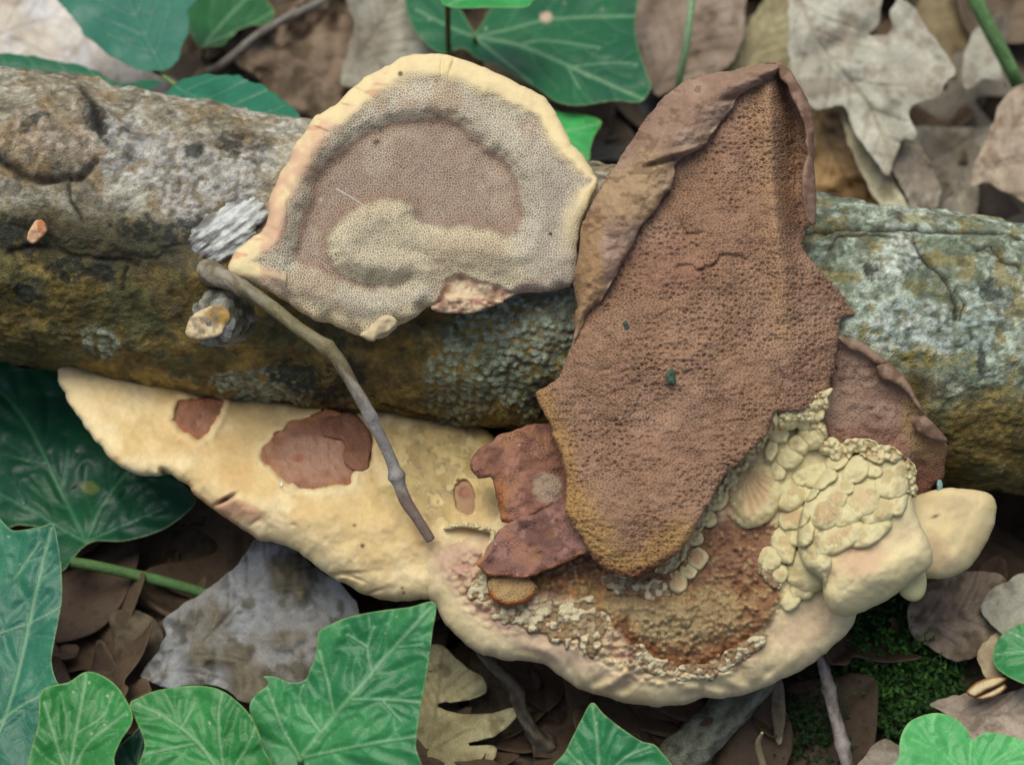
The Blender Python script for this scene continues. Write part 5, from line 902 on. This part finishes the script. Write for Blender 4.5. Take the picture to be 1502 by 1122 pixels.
stem('root', 'grey lichened root below the tip of the cream shelf', 'root', [(1120, 985, .022), (1085, 1020, .020), (1050, 1058, .016), (1010, 1100, .012), (980, 1150, .006)], [26, 28, 30, 34, 38], (92, 92, 74), (140, 142, 120), 6, seg=24, bump=.14, mat='bark')
stem('leaf_stem', 'thin pale curved stem tip beside the narrow blade leaf', 'stem', [(1128, 1150, .010), (1116, 1110, .020), (1112, 1090, .026), (1118, 1074, .032)], [5, 5, 4, 2], (170, 160, 120), (150, 138, 96), 7)
stem('twig', 'thin brown stick in the dark hollow under the green leaf stalk', 'twig', [(150, 830, .012), (200, 870, .014), (250, 905, .012), (290, 940, .006)], [5, 6, 5, 4], (84, 68, 52), (104, 84, 66), 8, bump=.15)

# moss cushion
def build_moss():
    Vs, Ts, Cs = [], [], []; n0 = 0
    spots_ = [(1300, 1000, 95, 55, 900, 1.0), (1230, 930, 80, 50, 420, .4), (1200, 1070, 60, 40, 260, .35), (1340, 1060, 60, 40, 350, .6), (1170, 1000, 40, 60, 200, .3), (1290, 940, 90, 40, 500, .55)]
    for cx, cy, rx, ry, cnt, br in spots_:
        for j in range(cnt):
            a = rng.uniform(0, 6.283); q = math.sqrt(rng.random()); x = cx + rx * q * math.cos(a); y = cy + ry * q * math.sin(a)
            hgt = (.012 + .010 * (1 - q) * br) * (.5 + fbm(np.array([x]), np.array([y]), 34, 3, 3)[0])
            p0 = P(x, y, G(x, y, .002)); L_ = hgt; dirv = np.array([rng.normal(0, .45), rng.normal(0, .45), 1.0]); dirv /= np.linalg.norm(dirv); top = p0 + dirv * L_
            col = .55 * mix(lin(34, 62, 26), lin(78, 126, 44), rng.random() * br + .1 * rng.random()) * (.4 + .6 * br)  # moss darkened: the shade under the shelf is put into its colour
            for m in range(7):                                    # leaflets up the shoot
                t = .35 + .65 * m / 6; c = p0 + dirv * L_ * t; ang = m * 2.4 + a; o = np.array([math.cos(ang), math.sin(ang), .55]) * .0026 * (1.15 - t * .55); side = np.array([-math.sin(ang), math.cos(ang), 0]) * .00055
                Vs += [c - side, c + side, c + o]; Ts.append((n0, n0 + 1, n0 + 2)); n0 += 3; Cs += [col * (.8 + .5 * t)] * 3
    tag(mesh_obj('moss', np.array(Vs), Ts, 'moss', None, {'Col': np.array(Cs)}, smooth=False), 'dark green moss cushion on the ground under the right of the shelf', 'moss', kind='stuff')
build_moss()

# loose litter: copies of a few leaf shapes over the forest floor
def litter_mesh(kind, seed):
    L_, Wd = (.075, .022) if kind == 'oak' else (.055, .020) if kind == 'ovate' else (.032, .016)
    t = np.linspace(0, 1, 60)
    if kind == 'oak': half = Wd * np.sin(np.pi * t ** .8) * (.62 + .38 * np.cos(t * 26 + .5)) + .0008
    elif kind == 'ovate': half = Wd * np.sin(np.pi * t ** .75) ** .8 + .0005
    else: half = Wd * np.sin(np.pi * t) ** .5 * (.8 + .5 * (fbm(t * 6, t * 0, 1, 3, seed) - .5)) + .0005
    up = np.stack([t * L_ - L_ / 2, half], 1); dn = np.stack([t[::-1] * L_ - L_ / 2, -half[::-1]], 1)
    poly = np.concatenate([up, dn[1:-1]]) / S + (fbm(np.arange(118), np.arange(118) * 0, 7, 2, seed)[:, None] - .5) * 6
    q, d, T, B = fill(poly, 7.0); x, y = q[:, 0] * S, q[:, 1] * S; n = len(q)
    z = .010 * (fbm(x, y, .035, 3, seed + 1) - .5) + (.8 * seed % 3 - 1) * 4 * y ** 2 * 4 + 6 * x ** 2 - .0012 * np.exp(-(y / .0012) ** 2)
    z = z - z.min(); V = np.concatenate([np.stack([x, y, z], 1), np.stack([x, y, z - .0005], 1)])
    F = np.concatenate([T, T[:, ::-1] + n, np.stack([B[:, 0], B[:, 1] + n, B[:, 1]], 1), np.stack([B[:, 0], B[:, 0] + n, B[:, 1] + n], 1)])
    return V, F, x, y
KINDS = [('oak', (126, 104, 80), (104, 84, 64), 'brown'), ('oak', (158, 148, 130), (134, 122, 104), 'pale grey'), ('ovate', (112, 92, 72), (94, 74, 58), 'dark brown'), ('ovate', (150, 132, 108), (128, 108, 86), 'tan'), ('piece', (104, 92, 80), (84, 72, 60), 'grey-brown')]
WORDS = {'oak': 'lobed oak leaf', 'ovate': 'oval leaf', 'piece': 'broken leaf scrap'}
protos = []
for k, (kind, c1, c2, nm) in enumerate(KINDS):
    V, F, x, y = litter_mesh(kind, k + 3)
    c = .52 * mix(lin(*c1), lin(*c2), fbm(np.concatenate([x, x]), np.concatenate([y, y]), .02, 4, k)); sv = np.abs(np.sin((np.abs(np.concatenate([y, y])) * .9 - np.concatenate([x, x])) * 620)) < .12  # all loose leaves darkened, so their colour holds the hollow's shade
    c = mix(c, c * .7, (np.abs(np.concatenate([y, y])) < .0007) | sv)
    o = mesh_obj('litter_leaf', V, F, 'dry_leaf', None, {'Col': c}, origin=(0, 0, 0)); protos.append(o)
MARKS = [(180, 60, 'by the bramble leaf'), (470, 90, 'behind the round cream fungus'), (800, 60, 'by the broad dark ivy leaf'), (1010, 60, 'by the thin green stem'), (1240, 150, 'by the large pale oak leaf'), (1440, 100, 'by the thick green stem'), (1420, 290, 'close behind the log'), (40, 640, 'by the large dark ivy leaf'), (200, 880, 'in the hollow under the green leaf stalk'), (360, 900, 'around the grey-blue oak leaf'), (680, 1040, 'by the yellow-olive oak leaf'), (900, 1060, 'below the cream shelf'), (1080, 1080, 'by the lichened root'), (1280, 980, 'around the moss'), (1430, 900, 'under the small cream lobe'), (1440, 1050, 'by the seed husk'), (520, 1050, 'under the largest bright ivy leaf'), (250, 1060, 'under the arched bright ivy leaf')]
MK = np.array([m[:2] for m in MARKS], float)
for j in range(430):
    X = rng.uniform(-.26, .26); Y = rng.uniform(-.15, .32); k = int(rng.integers(5))
    ly, lz, _ = log_line(np.array(X)); dy = Y - ly
    if dy < 0 and k in (1, 3): k -= 1  # pale kinds swapped for darker ones in front, standing in for shade
    if -.035 < dy < .05: continue
    src = protos[k]; first = 'label' not in src
    o = src if first else src.copy()
    if not first: COL.objects.link(o)
    Z0 = float(ground_h(np.array(X), np.array(Y))); rel = np.array([X, Y, Z0]) - ORG; f_ = D / (D - rel @ TOW)
    px_ = np.array([751 + rel @ RIGHT * f_ / S, 561 - rel @ UPC * f_ / S]); near = MARKS[int(((MK - px_) ** 2).sum(1).argmin())][2]
    o.location = (X, Y, Z0 + rng.uniform(.001, .010)); s_ = rng.uniform(.75, 1.2); o.scale = (s_, s_, s_)
    o.rotation_euler = (rng.normal(0, .22), rng.normal(0, .22), rng.uniform(0, 6.283))
    tag(o, 'loose %s%s %s %s' % ('small ' if s_ < .9 else 'large ' if s_ > 1.07 else '', KINDS[k][3], WORDS[KINDS[k][0]], near), 'dry leaf', 'loose leaves of the litter')
